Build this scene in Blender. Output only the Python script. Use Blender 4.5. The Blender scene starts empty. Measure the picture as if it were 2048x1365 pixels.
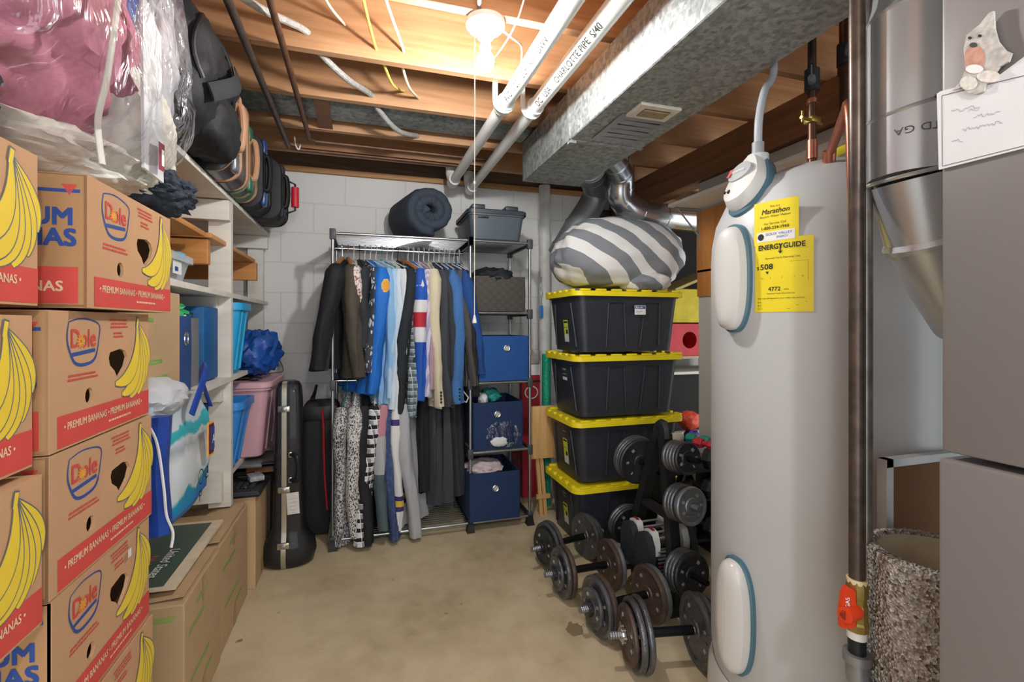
import bpy, bmesh, math, random
from mathutils import Vector as V, Matrix, noise
from mathutils.geometry import tessellate_polygon
PI=math.pi
sc=bpy.context.scene
COL=sc.collection
# ---------------------------------------------------------------- camera, world, exposure
cam_d=bpy.data.cameras.new('camera'); cam=bpy.data.objects.new('camera',cam_d); COL.objects.link(cam); sc.camera=cam
cam_d.sensor_width=36; cam_d.lens=959/2048*36; cam_d.shift_y=-32.5/2048; cam_d.clip_start=.02
YAW=math.radians(17.3)
cam.location=(0,0,1.3); cam.rotation_euler=(PI/2,0,-YAW)
w=bpy.data.worlds.new('world'); sc.world=w; w.use_nodes=True
w.node_tree.nodes['Background'].inputs[0].default_value=(.88,.95,1,1)
w.node_tree.nodes['Background'].inputs[1].default_value=1.8
sc.view_settings.view_transform='Standard'; sc.view_settings.look='None'; sc.view_settings.gamma=1
sc.view_settings.exposure=.52
def lamp(name,loc,e,r,col=(1,.98,.96)):
    l=bpy.data.lights.new(name,'POINT'); l.energy=e; l.shadow_soft_size=r; l.color=col
    o=bpy.data.objects.new(name,l); COL.objects.link(o); o.location=loc; return o
lamp('rear_fill_light',(.25,-.7,2.15),32,.06)  # unseen fill lamp added behind the camera to brighten the room
# ---------------------------------------------------------------- materials
def lin(c): return tuple((x/12.92 if x<=.04045 else ((x+.055)/1.055)**2.4) for x in c)
def H(h): h=h.lstrip('#'); return lin(tuple(int(h[i:i+2],16)/255 for i in (0,2,4)))
MC={}
class NT:
    def __init__(s,name,rough=.6,metal=0):
        s.m=bpy.data.materials.new(name); s.m.use_nodes=True; s.t=s.m.node_tree; s.b=s.t.nodes['Principled BSDF']
        s.b.inputs['Roughness'].default_value=rough; s.b.inputs['Metallic'].default_value=metal
        s.tc=s.t.nodes.new('ShaderNodeTexCoord')
    def n(s,ty,**k):
        x=s.t.nodes.new('ShaderNode'+ty)
        for a,b in k.items():
            if hasattr(x,a): setattr(x,a,b)
            else: x.inputs[a.replace('_',' ')].default_value=b
        return x
    def l(s,a,b): s.t.links.new(a,b)
    def map(s,scale=(1,1,1),rot=(0,0,0),loc=(0,0,0),src='Object'):
        m=s.n('Mapping'); m.inputs['Scale'].default_value=scale; m.inputs['Rotation'].default_value=rot; m.inputs['Location'].default_value=loc
        s.l(s.tc.outputs[src],m.inputs[0]); return m.outputs[0]
    def ramp(s,fac,stops,interp='LINEAR'):
        r=s.n('ValToRGB'); r.color_ramp.interpolation=interp; e=r.color_ramp.elements
        while len(e)<len(stops): e.new(.5)
        for i,(p,c) in enumerate(stops): e[i].position=p; e[i].color=(*c,1)
        s.l(fac,r.inputs[0]); return r.outputs[0]
    def bump(s,fac,strength=.3,dist=.01):
        b=s.n('Bump'); b.inputs['Strength'].default_value=strength; b.inputs['Distance'].default_value=dist
        s.l(fac,b.inputs['Height']); s.l(b.outputs[0],s.b.inputs['Normal'])
    def base(s,o): s.l(o,s.b.inputs['Base Color']); return s.m
def mat(col,rough=.6,metal=0,var=.12,scale=14,bump=0,bs=60,alpha=1,name=None,coat=0,trans=0):
    key=(col,rough,metal,var,scale,bump,bs,alpha,coat,trans)
    if key in MC: return MC[key]
    t=NT(name or 'paint_'+col.strip('#'),rough,metal); c=H(col)
    nz=t.n('TexNoise',Scale=scale,Detail=4.0); t.l(t.map(),nz.inputs['Vector'])
    t.base(t.ramp(nz.outputs[0],[(.3,tuple(x*(1-var) for x in c)),(.7,tuple(min(1,x*(1+var)) for x in c))]))
    if bump:
        n2=t.n('TexNoise',Scale=bs,Detail=3.0); t.l(t.map(),n2.inputs['Vector']); t.bump(n2.outputs[0],bump,.01)
    if coat: t.b.inputs['Coat Weight'].default_value=coat
    if trans: t.b.inputs['Transmission Weight'].default_value=trans
    if alpha<1: t.b.inputs['Alpha'].default_value=alpha
    MC[key]=t.m; return t.m
def wood(name,a,b,axis='X',sc_=1.0,rough=.55):
    t=NT(name,rough); s=[9*sc_]*3; s['XYZ'.index(axis)]=.9*sc_
    nz=t.n('TexNoise',Scale=1.0,Detail=6.0,Distortion=1.2); t.l(t.map(tuple(s)),nz.inputs['Vector'])
    s2=[60*sc_]*3; s2['XYZ'.index(axis)]=2*sc_
    n2=t.n('TexNoise',Scale=1.0,Detail=3.0); t.l(t.map(tuple(s2)),n2.inputs['Vector'])
    mx=t.n('Math',operation='MULTIPLY_ADD'); t.l(n2.outputs[0],mx.inputs[0]); mx.inputs[1].default_value=.35; t.l(nz.outputs[0],mx.inputs[2])
    t.bump(n2.outputs[0],.15,.002)
    return t.base(t.ramp(mx.outputs[0],[(.45,H(b)),(.8,H(a))]))
def galv(name,a,b,scale=55,rough=.42,metal=.75):
    t=NT(name,rough,metal); vo=t.n('TexVoronoi',Scale=scale); t.l(t.map((1,1,1),(.4,.3,.2)),vo.inputs['Vector'])
    sp=t.n('SeparateColor'); t.l(vo.outputs['Color'],sp.inputs[0])
    nz=t.n('TexNoise',Scale=scale*.9,Detail=3.0); t.l(t.map(),nz.inputs['Vector'])
    m=t.n('Math',operation='MULTIPLY_ADD'); t.l(sp.outputs[0],m.inputs[0]); m.inputs[1].default_value=.45; t.l(nz.outputs[0],m.inputs[2])
    return t.base(t.ramp(m.outputs[0],[(.35,H(b)),(.95,H(a))]))
def zramp(name,stops,rough=.75,axis=2,lo=-1.0,hi=0.0,bump=0):
    """bands of colour along one object axis"""
    t=NT(name,rough); sp=t.n('SeparateXYZ'); t.l(t.tc.outputs['Object'],sp.inputs[0])
    mr=t.n('MapRange'); t.l(sp.outputs[axis],mr.inputs[0]); mr.inputs[1].default_value=lo; mr.inputs[2].default_value=hi
    return t.base(t.ramp(mr.outputs[0],[(p,H(c)) for p,c in stops],'CONSTANT'))
def stripes(name,a,b,freq,direction,rough=.85,dist=0,nscale=3,duty=.5):
    t=NT(name,rough); v=t.map()
    if dist:
        nz=t.n('TexNoise',Scale=nscale); t.l(v,nz.inputs['Vector'])
        mx=t.n('VectorMath',operation='MULTIPLY_ADD'); t.l(nz.outputs['Color'],mx.inputs[0]); mx.inputs[1].default_value=(dist,)*3; t.l(v,mx.inputs[2]); v=mx.outputs[0]
    d=t.n('VectorMath',operation='DOT_PRODUCT'); t.l(v,d.inputs[0]); d.inputs[1].default_value=tuple(x*freq for x in direction)
    fr=t.n('Math',operation='FRACT'); t.l(d.outputs['Value'],fr.inputs[0])
    return t.base(t.ramp(fr.outputs[0],[(0,H(a)),(duty,H(b))],'CONSTANT'))
def plaid(name,base,c1,c2,f=22,rough=.85):
    t=NT(name,rough); sp=t.n('SeparateXYZ'); t.l(t.tc.outputs['Object'],sp.inputs[0])
    def band(i,f,d):
        m=t.n('Math',operation='MULTIPLY'); t.l(sp.outputs[i],m.inputs[0]); m.inputs[1].default_value=f
        fr=t.n('Math',operation='FRACT'); t.l(m.outputs[0],fr.inputs[0])
        c=t.n('Math',operation='LESS_THAN'); t.l(fr.outputs[0],c.inputs[0]); c.inputs[1].default_value=d; return c.outputs[0]
    def mix(fac,a,b):
        m=t.n('Mix',data_type='RGBA'); t.l(fac,m.inputs[0])
        for s_,x in ((6,a),(7,b)):
            if isinstance(x,tuple): m.inputs[s_].default_value=(*x,1)
            else: t.l(x,m.inputs[s_])
        return m.outputs[2]
    ad=t.n('Math',operation='ADD'); t.l(sp.outputs[0],ad.inputs[0]); t.l(sp.outputs[1],ad.inputs[1])
    def bx(d):
        m=t.n('Math',operation='MULTIPLY'); t.l(ad.outputs[0],m.inputs[0]); m.inputs[1].default_value=f*1.3
        fr=t.n('Math',operation='FRACT'); t.l(m.outputs[0],fr.inputs[0])
        c=t.n('Math',operation='LESS_THAN'); t.l(fr.outputs[0],c.inputs[0]); c.inputs[1].default_value=d; return c.outputs[0]
    o=mix(band(2,f,.5),H(base),H(c1)); av=t.n('Math',operation='MULTIPLY'); t.l(bx(.5),av.inputs[0]); av.inputs[1].default_value=.6
    o=mix(av.outputs[0],o,H(c1)); o=mix(band(2,f,.07),o,H(c2)); o=mix(bx(.07),o,H(c2)); return t.base(o)
def spots(name,a,b,scale=70,th=.42,rough=.85,stretch=(1,1,.6)):
    t=NT(name,rough); vo=t.n('TexVoronoi',Scale=scale); 
    nz=t.n('TexNoise',Scale=scale*.8); v=t.map(stretch); t.l(v,nz.inputs['Vector'])
    mx=t.n('VectorMath',operation='MULTIPLY_ADD'); t.l(nz.outputs['Color'],mx.inputs[0]); mx.inputs[1].default_value=(.02,)*3; t.l(v,mx.inputs[2]); t.l(mx.outputs[0],vo.inputs['Vector'])
    return t.base(t.ramp(vo.outputs['Distance'],[(0,H(a)),(th,H(b))],'CONSTANT'))
# ---------------------------------------------------------------- mesh builder
TXT={}
def glyphs(s):
    if s in TXT: return TXT[s]
    cu=bpy.data.curves.new('t','FONT'); cu.body=s; cu.size=1; cu.resolution_u=3
    o=bpy.data.objects.new('t',cu); COL.objects.link(o); dg=bpy.context.evaluated_depsgraph_get(); dg.update()
    me=bpy.data.meshes.new_from_object(o.evaluated_get(dg))
    r=([tuple(v.co[:2]) for v in me.vertices],[tuple(p.vertices) for p in me.polygons])
    COL.objects.unlink(o); bpy.data.objects.remove(o); bpy.data.curves.remove(cu); bpy.data.meshes.remove(me)
    TXT[s]=r; return r
def plane(o,r,u):
    o=V(o); r=V(r).normalized(); u=V(u).normalized(); n=r.cross(u)
    return lambda a,b,c=0: o+r*a+u*b+n*c
class MB:
    def __init__(s): s.v=[];s.f=[];s.mi=[];s.ms=[];s.fl=set()
    def m(s,mt):
        if mt not in s.ms: s.ms.append(mt)
        return s.ms.index(mt)
    def add(s,vs,fs,mt,flat=False):
        b=len(s.v); i=s.m(mt); s.v+= [V(x) for x in vs]
        for f in fs:
            if flat: s.fl.add(len(s.f))
            s.f.append([b+k for k in f]); s.mi.append(i)
        return s
    def bm(s,bm,mt):
        bm.verts.ensure_lookup_table(); bm.verts.index_update()
        s.add([v.co.copy() for v in bm.verts],[[v.index for v in f.verts] for f in bm.faces],mt); bm.free(); return s
    def box(s,c,d,mt,r=0,rot=None,seg=2,taper=None):
        """box at centre c, size d; taper=(x,y) scale of the bottom"""
        bm=bmesh.new(); bmesh.ops.create_cube(bm,size=1)
        for v in bm.verts:
            k=1 if (not taper or v.co.z>0) else 0
            v.co=V((v.co.x*d[0]*(taper[0] if taper and not k else 1),v.co.y*d[1]*(taper[1] if taper and not k else 1),v.co.z*d[2]))
        if r: bmesh.ops.bevel(bm,geom=bm.edges[:],offset=r,segments=seg,profile=.5,affect='EDGES')
        M=Matrix.Translation(c)
        if rot: 
            from mathutils import Euler
            M=M@Euler(rot).to_matrix().to_4x4()
        bm.transform(M); return s.bm(bm,mt)
    def loft(s,rings,mt,caps=True,closed=True,flat=False):
        n=len(rings[0]); vs=[p for r in rings for p in r]; fs=[]
        for i in range(len(rings)-1):
            for j in range(n if closed else n-1):
                k=(j+1)%n; fs.append((i*n+j,i*n+k,(i+1)*n+k,(i+1)*n+j))
        if caps: fs.append(tuple(range(n-1,-1,-1))); fs.append(tuple((len(rings)-1)*n+j for j in range(n)))
        return s.add(vs,fs,mt,flat)
    def cyl(s,a,b,r,mt,r2=None,n=24,caps=True):
        return s.tube([a,b],[r,r if r2 is None else r2],mt,n,caps)
    def tube(s,path,r,mt,n=12,caps=True,flatx=1.0,closed=False):
        P=[V(p) for p in path]; k=len(P); R=r if isinstance(r,(list,tuple)) else [r]*k
        rings=[];up=None
        for i,p in enumerate(P):
            if closed: t=(P[(i+1)%k]-P[i-1]).normalized()
            else: t=(P[min(i+1,k-1)]-P[max(i-1,0)]).normalized()
            if up is None:
                a=V((0,0,1)) if abs(t.z)<.9 else V((0,1,0)); up=(a-t*a.dot(t)).normalized()
            else: up=(up-t*up.dot(t)).normalized()
            sd=t.cross(up)
            rings.append([p+up*(R[i]*math.cos(2*PI*j/n))+sd*(R[i]*flatx*math.sin(2*PI*j/n)) for j in range(n)])
        if closed: rings.append(rings[0]); caps=False
        return s.loft(rings,mt,caps)
    def lathe(s,prof,mt,o=(0,0,0),ax=(0,0,1),n=40):
        o=V(o); ax=V(ax).normalized(); a=V((1,0,0)) if abs(ax.x)<.9 else V((0,1,0)); u=(a-ax*a.dot(ax)).normalized(); w_=ax.cross(u)
        rings=[[o+ax*z+u*(max(r,1e-5)*math.cos(2*PI*j/n))+w_*(max(r,1e-5)*math.sin(2*PI*j/n)) for j in range(n)] for r,z in prof]
        return s.loft(rings,mt,False)
    def poly(s,fr,pts,mt,off=0,holes=()):
        L=[[V((p[0],p[1],0)) for p in q] for q in (pts,*holes)]; fl=[p for q in L for p in q]
        return s.add([fr(p.x,p.y,off) for p in fl],tessellate_polygon(L),mt,True)
    def prism(s,fr,pts,t,mt,holes=(),off=0):
        s.poly(fr,pts,mt,off,holes); s.poly(fr,pts,mt,off-t,holes)
        for q in (pts,*holes):
            n=len(q); s.add([fr(x,y,off) for x,y in q]+[fr(x,y,off-t) for x,y in q],[(i,(i+1)%n,n+(i+1)%n,n+i) for i in range(n)],mt,True)
        return s
    def rect(s,fr,u0,v0,u1,v1,mt,off=.0006,nu=1,nv=1):
        vs=[fr(u0+(u1-u0)*i/nu,v0+(v1-v0)*j/nv,off) for j in range(nv+1) for i in range(nu+1)]
        return s.add(vs,[(j*(nu+1)+i,j*(nu+1)+i+1,(j+1)*(nu+1)+i+1,(j+1)*(nu+1)+i) for j in range(nv) for i in range(nu)],mt)
    def stroke(s,fr,pts,wd,mt,off=.001,closed=False):
        P=[V((x,y)) for x,y in pts]; n=len(P); W_=wd if isinstance(wd,(list,tuple)) else [wd]*n; L=[];R=[]
        for i,p in enumerate(P):
            t=(P[(i+1)%n]-P[i-1]) if closed else (P[min(i+1,n-1)]-P[max(i-1,0)])
            if t.length<1e-9: t=V((1,0))
            t.normalize(); q=V((-t.y,t.x))*(W_[i]/2); L.append(p+q); R.append(p-q)
        vs=[fr(p.x,p.y,off) for p in L+R]; k=n if closed else n-1
        return s.add(vs,[(i,(i+1)%n,n+(i+1)%n,n+i) for i in range(k)],mt,True)
    def text(s,fr,st,u,v,size,mt,off=.0012,al='L',shear=0,sx=1,rot=0,bold=0):
        g,f=glyphs(st); x0=min(p[0] for p in g); x1=max(p[0] for p in g); w_=(x1-x0)*size*sx
        du={'L':0,'C':-w_/2,'R':-w_}[al]; c,sn=math.cos(rot),math.sin(rot)
        for kk,k in enumerate([(0,0)] if not bold else [(0,0),(bold,0),(0,bold),(bold,bold)]):
            vs=[]
            for x,y in g:
                a=(x-x0)*size*sx+du+y*size*shear+k[0]; b=y*size+k[1]
                vs.append(fr(u+a*c-b*sn,v+a*sn+b*c,off+kk*.00008))
            s.add(vs,f,mt,True)
        return s
    def text_curved(s,fr,st,u,v,size,mt,off,sx=1,mx=.006):
        g,f=glyphs(st); x0=min(p[0] for p in g); T=[]
        for q in f:
            P=[((g[i][0]-x0)*size*sx+u,g[i][1]*size+v) for i in q]
            for k in range(1,len(P)-1): T.append((P[0],P[k],P[k+1]))
        while T:
            a,b,c=T.pop(); e=[(abs(p[1]-q[1]),p,q,r) for p,q,r in ((a,b,c),(b,c,a),(c,a,b))]; m=max(e,key=lambda z:z[0])
            if m[0]>mx:
                _,p,q,r=m; h=((p[0]+q[0])/2,(p[1]+q[1])/2); T+=[(p,h,r),(h,q,r)]
            else: s.add([fr(*a,off),fr(*b,off),fr(*c,off)],[(0,1,2)],mt,True)
        return s
    def blob(s,c,r,mt,amp=.1,fs=2.5,seed=0,p=2.0,sub=4,flat=None,fold=0,ff=9):
        bm=bmesh.new(); bmesh.ops.create_icosphere(bm,subdivisions=sub,radius=1); sd=V((seed*7.3,seed*3.1,seed*1.7))
        for v in bm.verts:
            d=v.co.normalized(); k=(abs(d.x)**p+abs(d.y)**p+abs(d.z)**p)**(-1/p)
            q=d*k; nn=1+amp*noise.noise(d*fs+sd)+amp*.5*noise.noise(d*fs*2.3+sd)
            if fold: nn+=fold*(abs(noise.noise(d*ff*.6+sd*2))-.2)+fold*.5*(abs(noise.noise(d*ff*1.3-sd))-.2)
            q=V((q.x*r[0]*nn,q.y*r[1]*nn,q.z*r[2]*nn))
            if flat is not None and q.z<flat: q.z=flat+(q.z-flat)*.05
            v.co=q+V(c)
        return s.bm(bm,mt)
    def build(s,name,parent=None,sm=35,label=None):
        off=V((0,0,0))
        if parent is not None:
            p=parent
            while p is not None: off+=p.location; p=p.parent
            loc=None
        else:
            xs=[v.x for v in s.v]; ys=[v.y for v in s.v]; off=V(((min(xs)+max(xs))/2,(min(ys)+max(ys))/2,min(v.z for v in s.v))); loc=off
        me=bpy.data.meshes.new(name); me.from_pydata([v-off for v in s.v],[],s.f)
        for m in s.ms: me.materials.append(m)
        me.polygons.foreach_set('material_index',s.mi)
        me.polygons.foreach_set('use_smooth',[i not in s.fl and sm>0 for i in range(len(s.f))])
        bm=bmesh.new(); bm.from_mesh(me); bmesh.ops.recalc_face_normals(bm,faces=bm.faces); bm.to_mesh(me); bm.free()
        if sm>0: me.set_sharp_from_angle(angle=math.radians(sm))
        me.update(); o=bpy.data.objects.new(name,me); COL.objects.link(o)
        if parent is not None: o.parent=parent
        else: o.location=loc
        if label: o['label']=label
        return o
def tag(o,label,cat,group=None):
    o['label']=label; o['category']=cat
    if group: o['group']=group
    return o
def struct(mb,name,sm=35): o=mb.build(name,sm=sm); o['kind']='structure'; return o
def thing(name,label,cat,loc=(0,0,0),group=None):
    o=bpy.data.objects.new(name,None); COL.objects.link(o); o.location=loc; o.empty_display_size=.05
    return tag(o,label,cat,group)
def dup(src,loc,rotz=None,label=None,group=None,skip=()):
    def cp(o,par):
        c=o.copy(); COL.objects.link(c)
        if par: c.parent=par
        for ch in o.children:
            if ch.name.split('.')[0] not in skip: cp(ch,c)
        return c
    r=cp(src,None); r.location=loc
    if rotz is not None: r.rotation_euler=(0,0,rotz)
    if label: r['label']=label
    if group: r['group']=group
    return r
def bez(pts,n=12):
    P=[V(p) for p in pts]; out=[]
    for i in range(len(P)-1):
        a=P[max(i-1,0)];b=P[i];c=P[i+1];d=P[min(i+2,len(P)-1)]
        for k in range(n):
            t=k/n; out.append(.5*((2*b)+(c-a)*t+(2*a-5*b+4*c-d)*t*t+(3*b-a-3*c+d)*t**3))
    out.append(P[-1]); return out
def b2(pts,n=8): return [(p.x,p.y) for p in bez([(x,y,0) for x,y in pts],n)]
def arc(cx,cy,rx,ry,a0,a1,n=16): return [(cx+rx*math.cos(math.radians(a0+(a1-a0)*i/n)),cy+ry*math.sin(math.radians(a0+(a1-a0)*i/n))) for i in range(n+1)]
def rrect(u0,v0,u1,v1,r,n=5):
    o=[]
    for cx,cy,a in ((u1-r,v1-r,0),(u0+r,v1-r,90),(u0+r,v0+r,180),(u1-r,v0+r,270)): o+=arc(cx,cy,r,r,a,a+90,n)
    return o
# palette
CARD=mat('#C09670',.85,0,.06,6,.05,90,name='cardboard'); CARDD=mat('#B28A60',.88,0,.08,6,name='cardboard_brown'); TANB=mat('#BFA27C',.85,0,.06,5,name='cardboard_tan')
RED=mat('#CE4A42',.7,0,.05); BLUP=mat('#2C4C94',.7,0,.05); YEL=mat('#E6C83A',.65,0,.05); OUTL=mat('#5C6470',.7); CREAMP=mat('#E8C9A6',.7); ORG=mat('#E8A13C',.6)
BLK=mat('#141519',.5,0,.2,name='black_plastic'); DKG=mat('#26282D',.6,0,.1,name='charcoal_plastic'); WHT=mat('#E8E8E6',.5,0,.03,name='white_paint'); PVC=mat('#DADBD8',.35,0,.04,name='pvc')
STEEL=mat('#A9ACB0',.3,.85,.1,name='steel'); CHROME=mat('#D8DADC',.18,1,.05,name='chrome'); GREYP=mat('#3F4347',.5,0,.08,name='grey_plastic')
WP=wood('painted_shelf','#DEDBD3','#CFCBC2','X',1,.6)
# ================================================================ SETTING
def floor_mat():
    t=NT('concrete_floor',.75); a=t.n('TexNoise',Scale=1.6,Detail=6.0,Roughness=.65); t.l(t.map(),a.inputs['Vector'])
    b=t.n('TexNoise',Scale=9.0,Detail=5.0); t.l(t.map(loc=(3,1,0)),b.inputs['Vector'])
    m=t.n('Math',operation='MULTIPLY_ADD'); t.l(b.outputs[0],m.inputs[0]); m.inputs[1].default_value=.45; t.l(a.outputs[0],m.inputs[2])
    c=t.ramp(m.outputs[0],[(.5,H('#A69878')),(.66,H('#BEAF8E')),(.85,H('#CFC1A0'))])
    s=t.n('TexNoise',Scale=14.0,Detail=5.0); t.l(t.map(loc=(5,2,1)),s.inputs['Vector'])
    r=t.ramp(s.outputs[0],[(.70,(0,0,0)),(.74,(1,1,1))]); mx=t.n('Mix',data_type='RGBA'); t.l(r,mx.inputs[0]); t.l(c,mx.inputs[6]); mx.inputs[7].default_value=(*H('#8E7C5C'),1)
    ds=t.n('VectorMath',operation='DISTANCE'); nz=t.n('TexNoise',Scale=26.0,Detail=3.0); t.l(t.map(),nz.inputs['Vector']); av=t.n('VectorMath',operation='MULTIPLY_ADD'); t.l(nz.outputs['Color'],av.inputs[0]); av.inputs[1].default_value=(.07,.07,0); t.l(t.tc.outputs['Object'],av.inputs[2]); t.l(av.outputs[0],ds.inputs[0]); ds.inputs[1].default_value=(.864+.035-1.0,1.871+.035-1.25,.1)
    lt=t.n('Math',operation='LESS_THAN'); t.l(ds.outputs['Value'],lt.inputs[0]); lt.inputs[1].default_value=.045; m2=t.n('Mix',data_type='RGBA'); t.l(lt.outputs[0],m2.inputs[0]); t.l(mx.outputs[2],m2.inputs[6]); m2.inputs[7].default_value=(*H('#85765A'),1)
    t.bump(b.outputs[0],.08,.01); return t.base(m2.outputs[2])
def block_mat(name,a,b,ax='x'):
    t=NT(name,.6); sp=t.n('SeparateXYZ'); t.l(t.map(loc=(.1,.05,-.092)),sp.inputs[0]); cb=t.n('CombineXYZ')
    t.l(sp.outputs['X' if ax=='x' else 'Y'],cb.inputs[0]); t.l(sp.outputs['Z'],cb.inputs[1])
    br=t.n('TexBrick',Scale=1.0); t.l(cb.outputs[0],br.inputs['Vector'])
    for k,v in {'Brick Width':.406,'Row Height':.203,'Mortar Size':.006,'Mortar Smooth':.6,'Bias':0}.items(): br.inputs[k].default_value=v
    br.inputs['Color1'].default_value=(*H(a),1); br.inputs['Color2'].default_value=(*H(a),1); br.inputs['Mortar'].default_value=(*H(b),1)
    nz=t.n('TexNoise',Scale=80.0,Detail=3.0); t.l(t.map(),nz.inputs['Vector'])
    m=t.n('Math',operation='MULTIPLY_ADD'); t.l(br.outputs['Fac'],m.inputs[0]); m.inputs[1].default_value=-1.5; t.l(nz.outputs[0],m.inputs[2])
    t.bump(m.outputs[0],.35,.006); return t.base(br.outputs['Color'])
FLO=floor_mat()
f=MB(); f.box((1,1.25,-.05),(5.4,4.9,.1),FLO); fl=struct(f,'floor')
WB=block_mat('painted_block','#DAD9D7','#CFCECB'); WL=block_mat('painted_block_side','#DAD9D7','#CFCECB','y')
JW=wood('joist_wood','#BC9069','#986B47','X',1.0,.5); JW2=wood('joist_wood_dark','#8A6040','#6E4A30','Y',1.0,.6); SUB=wood('subfloor','#B07C4E','#8A5C36','Y',.8,.7)
f=MB(); f.box((1,3.6,1.1625),(5.4,.2,2.325),WB); struct(f,'wall_back',0)
f=MB(); f.box((-1.32,1.2,1.1625),(.2,4.6,2.325),WL); struct(f,'wall_left',0)
f=MB(); f.box((3.45,2.9,1.1625),(.1,1.2,2.325),WB); struct(f,'wall_right',0)
f=MB(); f.box((1,1.25,2.63),(5.4,4.9,.03),SUB); struct(f,'ceiling',0)
f=MB(); f.box((1,3.56,2.342),(5.3,.18,.034),wood('sill_wood','#B98A58','#8E6238','X')); struct(f,'trim_1',0)
f=MB(); f.box((1,3.60,2.487),(5.3,.04,.25),wood('rim_wood','#7A6248','#55412E','X')); struct(f,'trim_2',0)
# partition beside the water heater: plywood above, painted board below
f=MB(); f.box((2.0,1.35,1.08),(.09,2.2,2.16),mat('#B9B6B0',.8,0,.05,4)); struct(f,'wall_partition',0)
# joists
k=0
for y in (.38,.78,1.18,1.60,2.01,2.41,2.81,3.2):
    j=MB(); j.box((1.0,y,2.487),(4.6,.038,.25),JW,.003); o=j.build('ceiling_joist',sm=0)
    tag(o,['bare pine floor joist overhead, nearest of the row seen','bare pine floor joist overhead near the camera','bare pine floor joist overhead just before the bulb','pine floor joist that carries the bare bulb','pine floor joist just behind the bare bulb','pine floor joist in front of the flat oval duct','pine floor joist behind the flat oval duct','shadowed pine floor joist nearest the back wall'][k],'joist','floor joists overhead'); k+=1
j=MB(); j.box((1.98,1.4,2.262),(.12,4.2,.196),JW2,.004); tag(j.build('support_beam',sm=0),'dark stained wooden beam above the partition on the right','beam')
j=MB(); j.box((-.19,2.61,2.370),(.07,.36,.008),mat('#7A5238',.6)); tag(j.build('hanger_strap',sm=0),'flat brown strap holding up the oval duct between two joists','strap')
# ---- flat oval duct between joists
GV=galv('galvanised_duct','#AEB2B2','#767C7B',60,.5,.6); GVD=galv('galvanised_dull','#9FA4A2','#6A706E',45,.5,.6); SHINY=mat('#C9CCD0',.22,.95,.06,5,.05,30,name='shiny_duct')
j=MB(); pr=rrect(-.14,-.04,.14,.14,.06,5)
j.loft([[V((x,2.605+a,2.42+b)) for a,b in pr] for x in (-1.1,.9)],GVD); tag(j.build('oval_duct'),'flat galvanised duct running between two joists','duct')
# ---- main trunk duct
t=thing('trunk_duct','large galvanised rectangular duct running overhead towards the back wall','duct',(1.05,.9,2.118))
d=MB(); d.box((1.0535,.65,2.229),(.363,2.6,.222),GV,.004,seg=1); d.build('near_section',t,sm=0)
d=MB(); d.loft([[V((x,y,z)) for x,z in ((.874,2.12),(1.233,2.12),(1.233,2.338),(.874,2.338))] for y in (1.95,2.60)]+[[V((x,2.62,z)) for x,z in ((.90,2.13),(1.20,2.13),(1.20,2.33),(.90,2.33))]],GVD); d.build('far_section',t,sm=0)
d=MB()
for dx in (0,): d.box((1.0535,1.95,2.1165),(.372,.022,.006),GV); d.box((.871,1.95,2.229),(.006,.022,.23),GV); d.box((1.238,1.95,2.229),(.006,.022,.23),GV); d.box((.885,1.95,2.108),(.03,.03,.012),GV)
d.build('seam_flange',t,sm=0)
d=MB(); d.box((1.062,1.59,2.113),(.175,.11,.012),mat('#D8D2C2',.5),.003); d.build('vent_frame',t,sm=0)
d=MB(); d.box((1.062,1.59,2.1065),(.11,.06,.004),mat('#5A4A38',.6))
for i in range(6): d.box((1.062,1.567+i*.009,2.103),(.11,.004,.004),mat('#A08B68',.5))
d.build('vent_grille',t,sm=0)
TAPE=mat('#8C8E94',.35,.5,.1,20,.1,30,name='duct_tape')
d=MB()
for i in range(6): d.box((1.07+(.004 if i%2 else -.003),1.665+i*.043,2.1160),(.185,.048,.0025),TAPE,rot=(0,0,.02*(-1)**i))
d.box((.972,1.77,2.1155),(.03,.26,.003),TAPE); d.build('tape_patch',t,sm=0)
# ---- branch ducts
def ringduct(path,r,mt,nr=3,n=28):
    d=MB(); pts=bez(path,8); d.tube(pts,r,mt,n)
    L=len(pts)
    for q in range(nr):
        i=int((q+.5)*L/nr); i=min(max(i,1),L-2); tg=(pts[i+1]-pts[i-1]).normalized(); d.cyl(pts[i]-tg*.006,pts[i]+tg*.006,r*1.05,mt,n=n)
    return d
DULLD=mat('#8C9192',.45,.7,.1,8,name='dull_duct')
d=ringduct([(1.22,2.45,2.2),(1.38,2.75,2.26),(1.5,2.92,2.17),(1.36,2.95,1.93),(1.26,2.97,1.76)],.088,DULLD,5); tag(d.build('round_duct'),'dull grey round duct slanting down behind the striped bean bag','duct')
d=ringduct([(1.2,2.3,2.25),(1.4,2.5,2.27),(1.54,2.66,2.24),(1.58,2.72,2.11),(1.70,2.72,2.03),(1.95,2.72,2.01),(2.7,2.72,2.01)],.083,SHINY,8); tag(d.build('round_duct'),'shiny round elbow duct turning right above the striped bean bag','duct')
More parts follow.
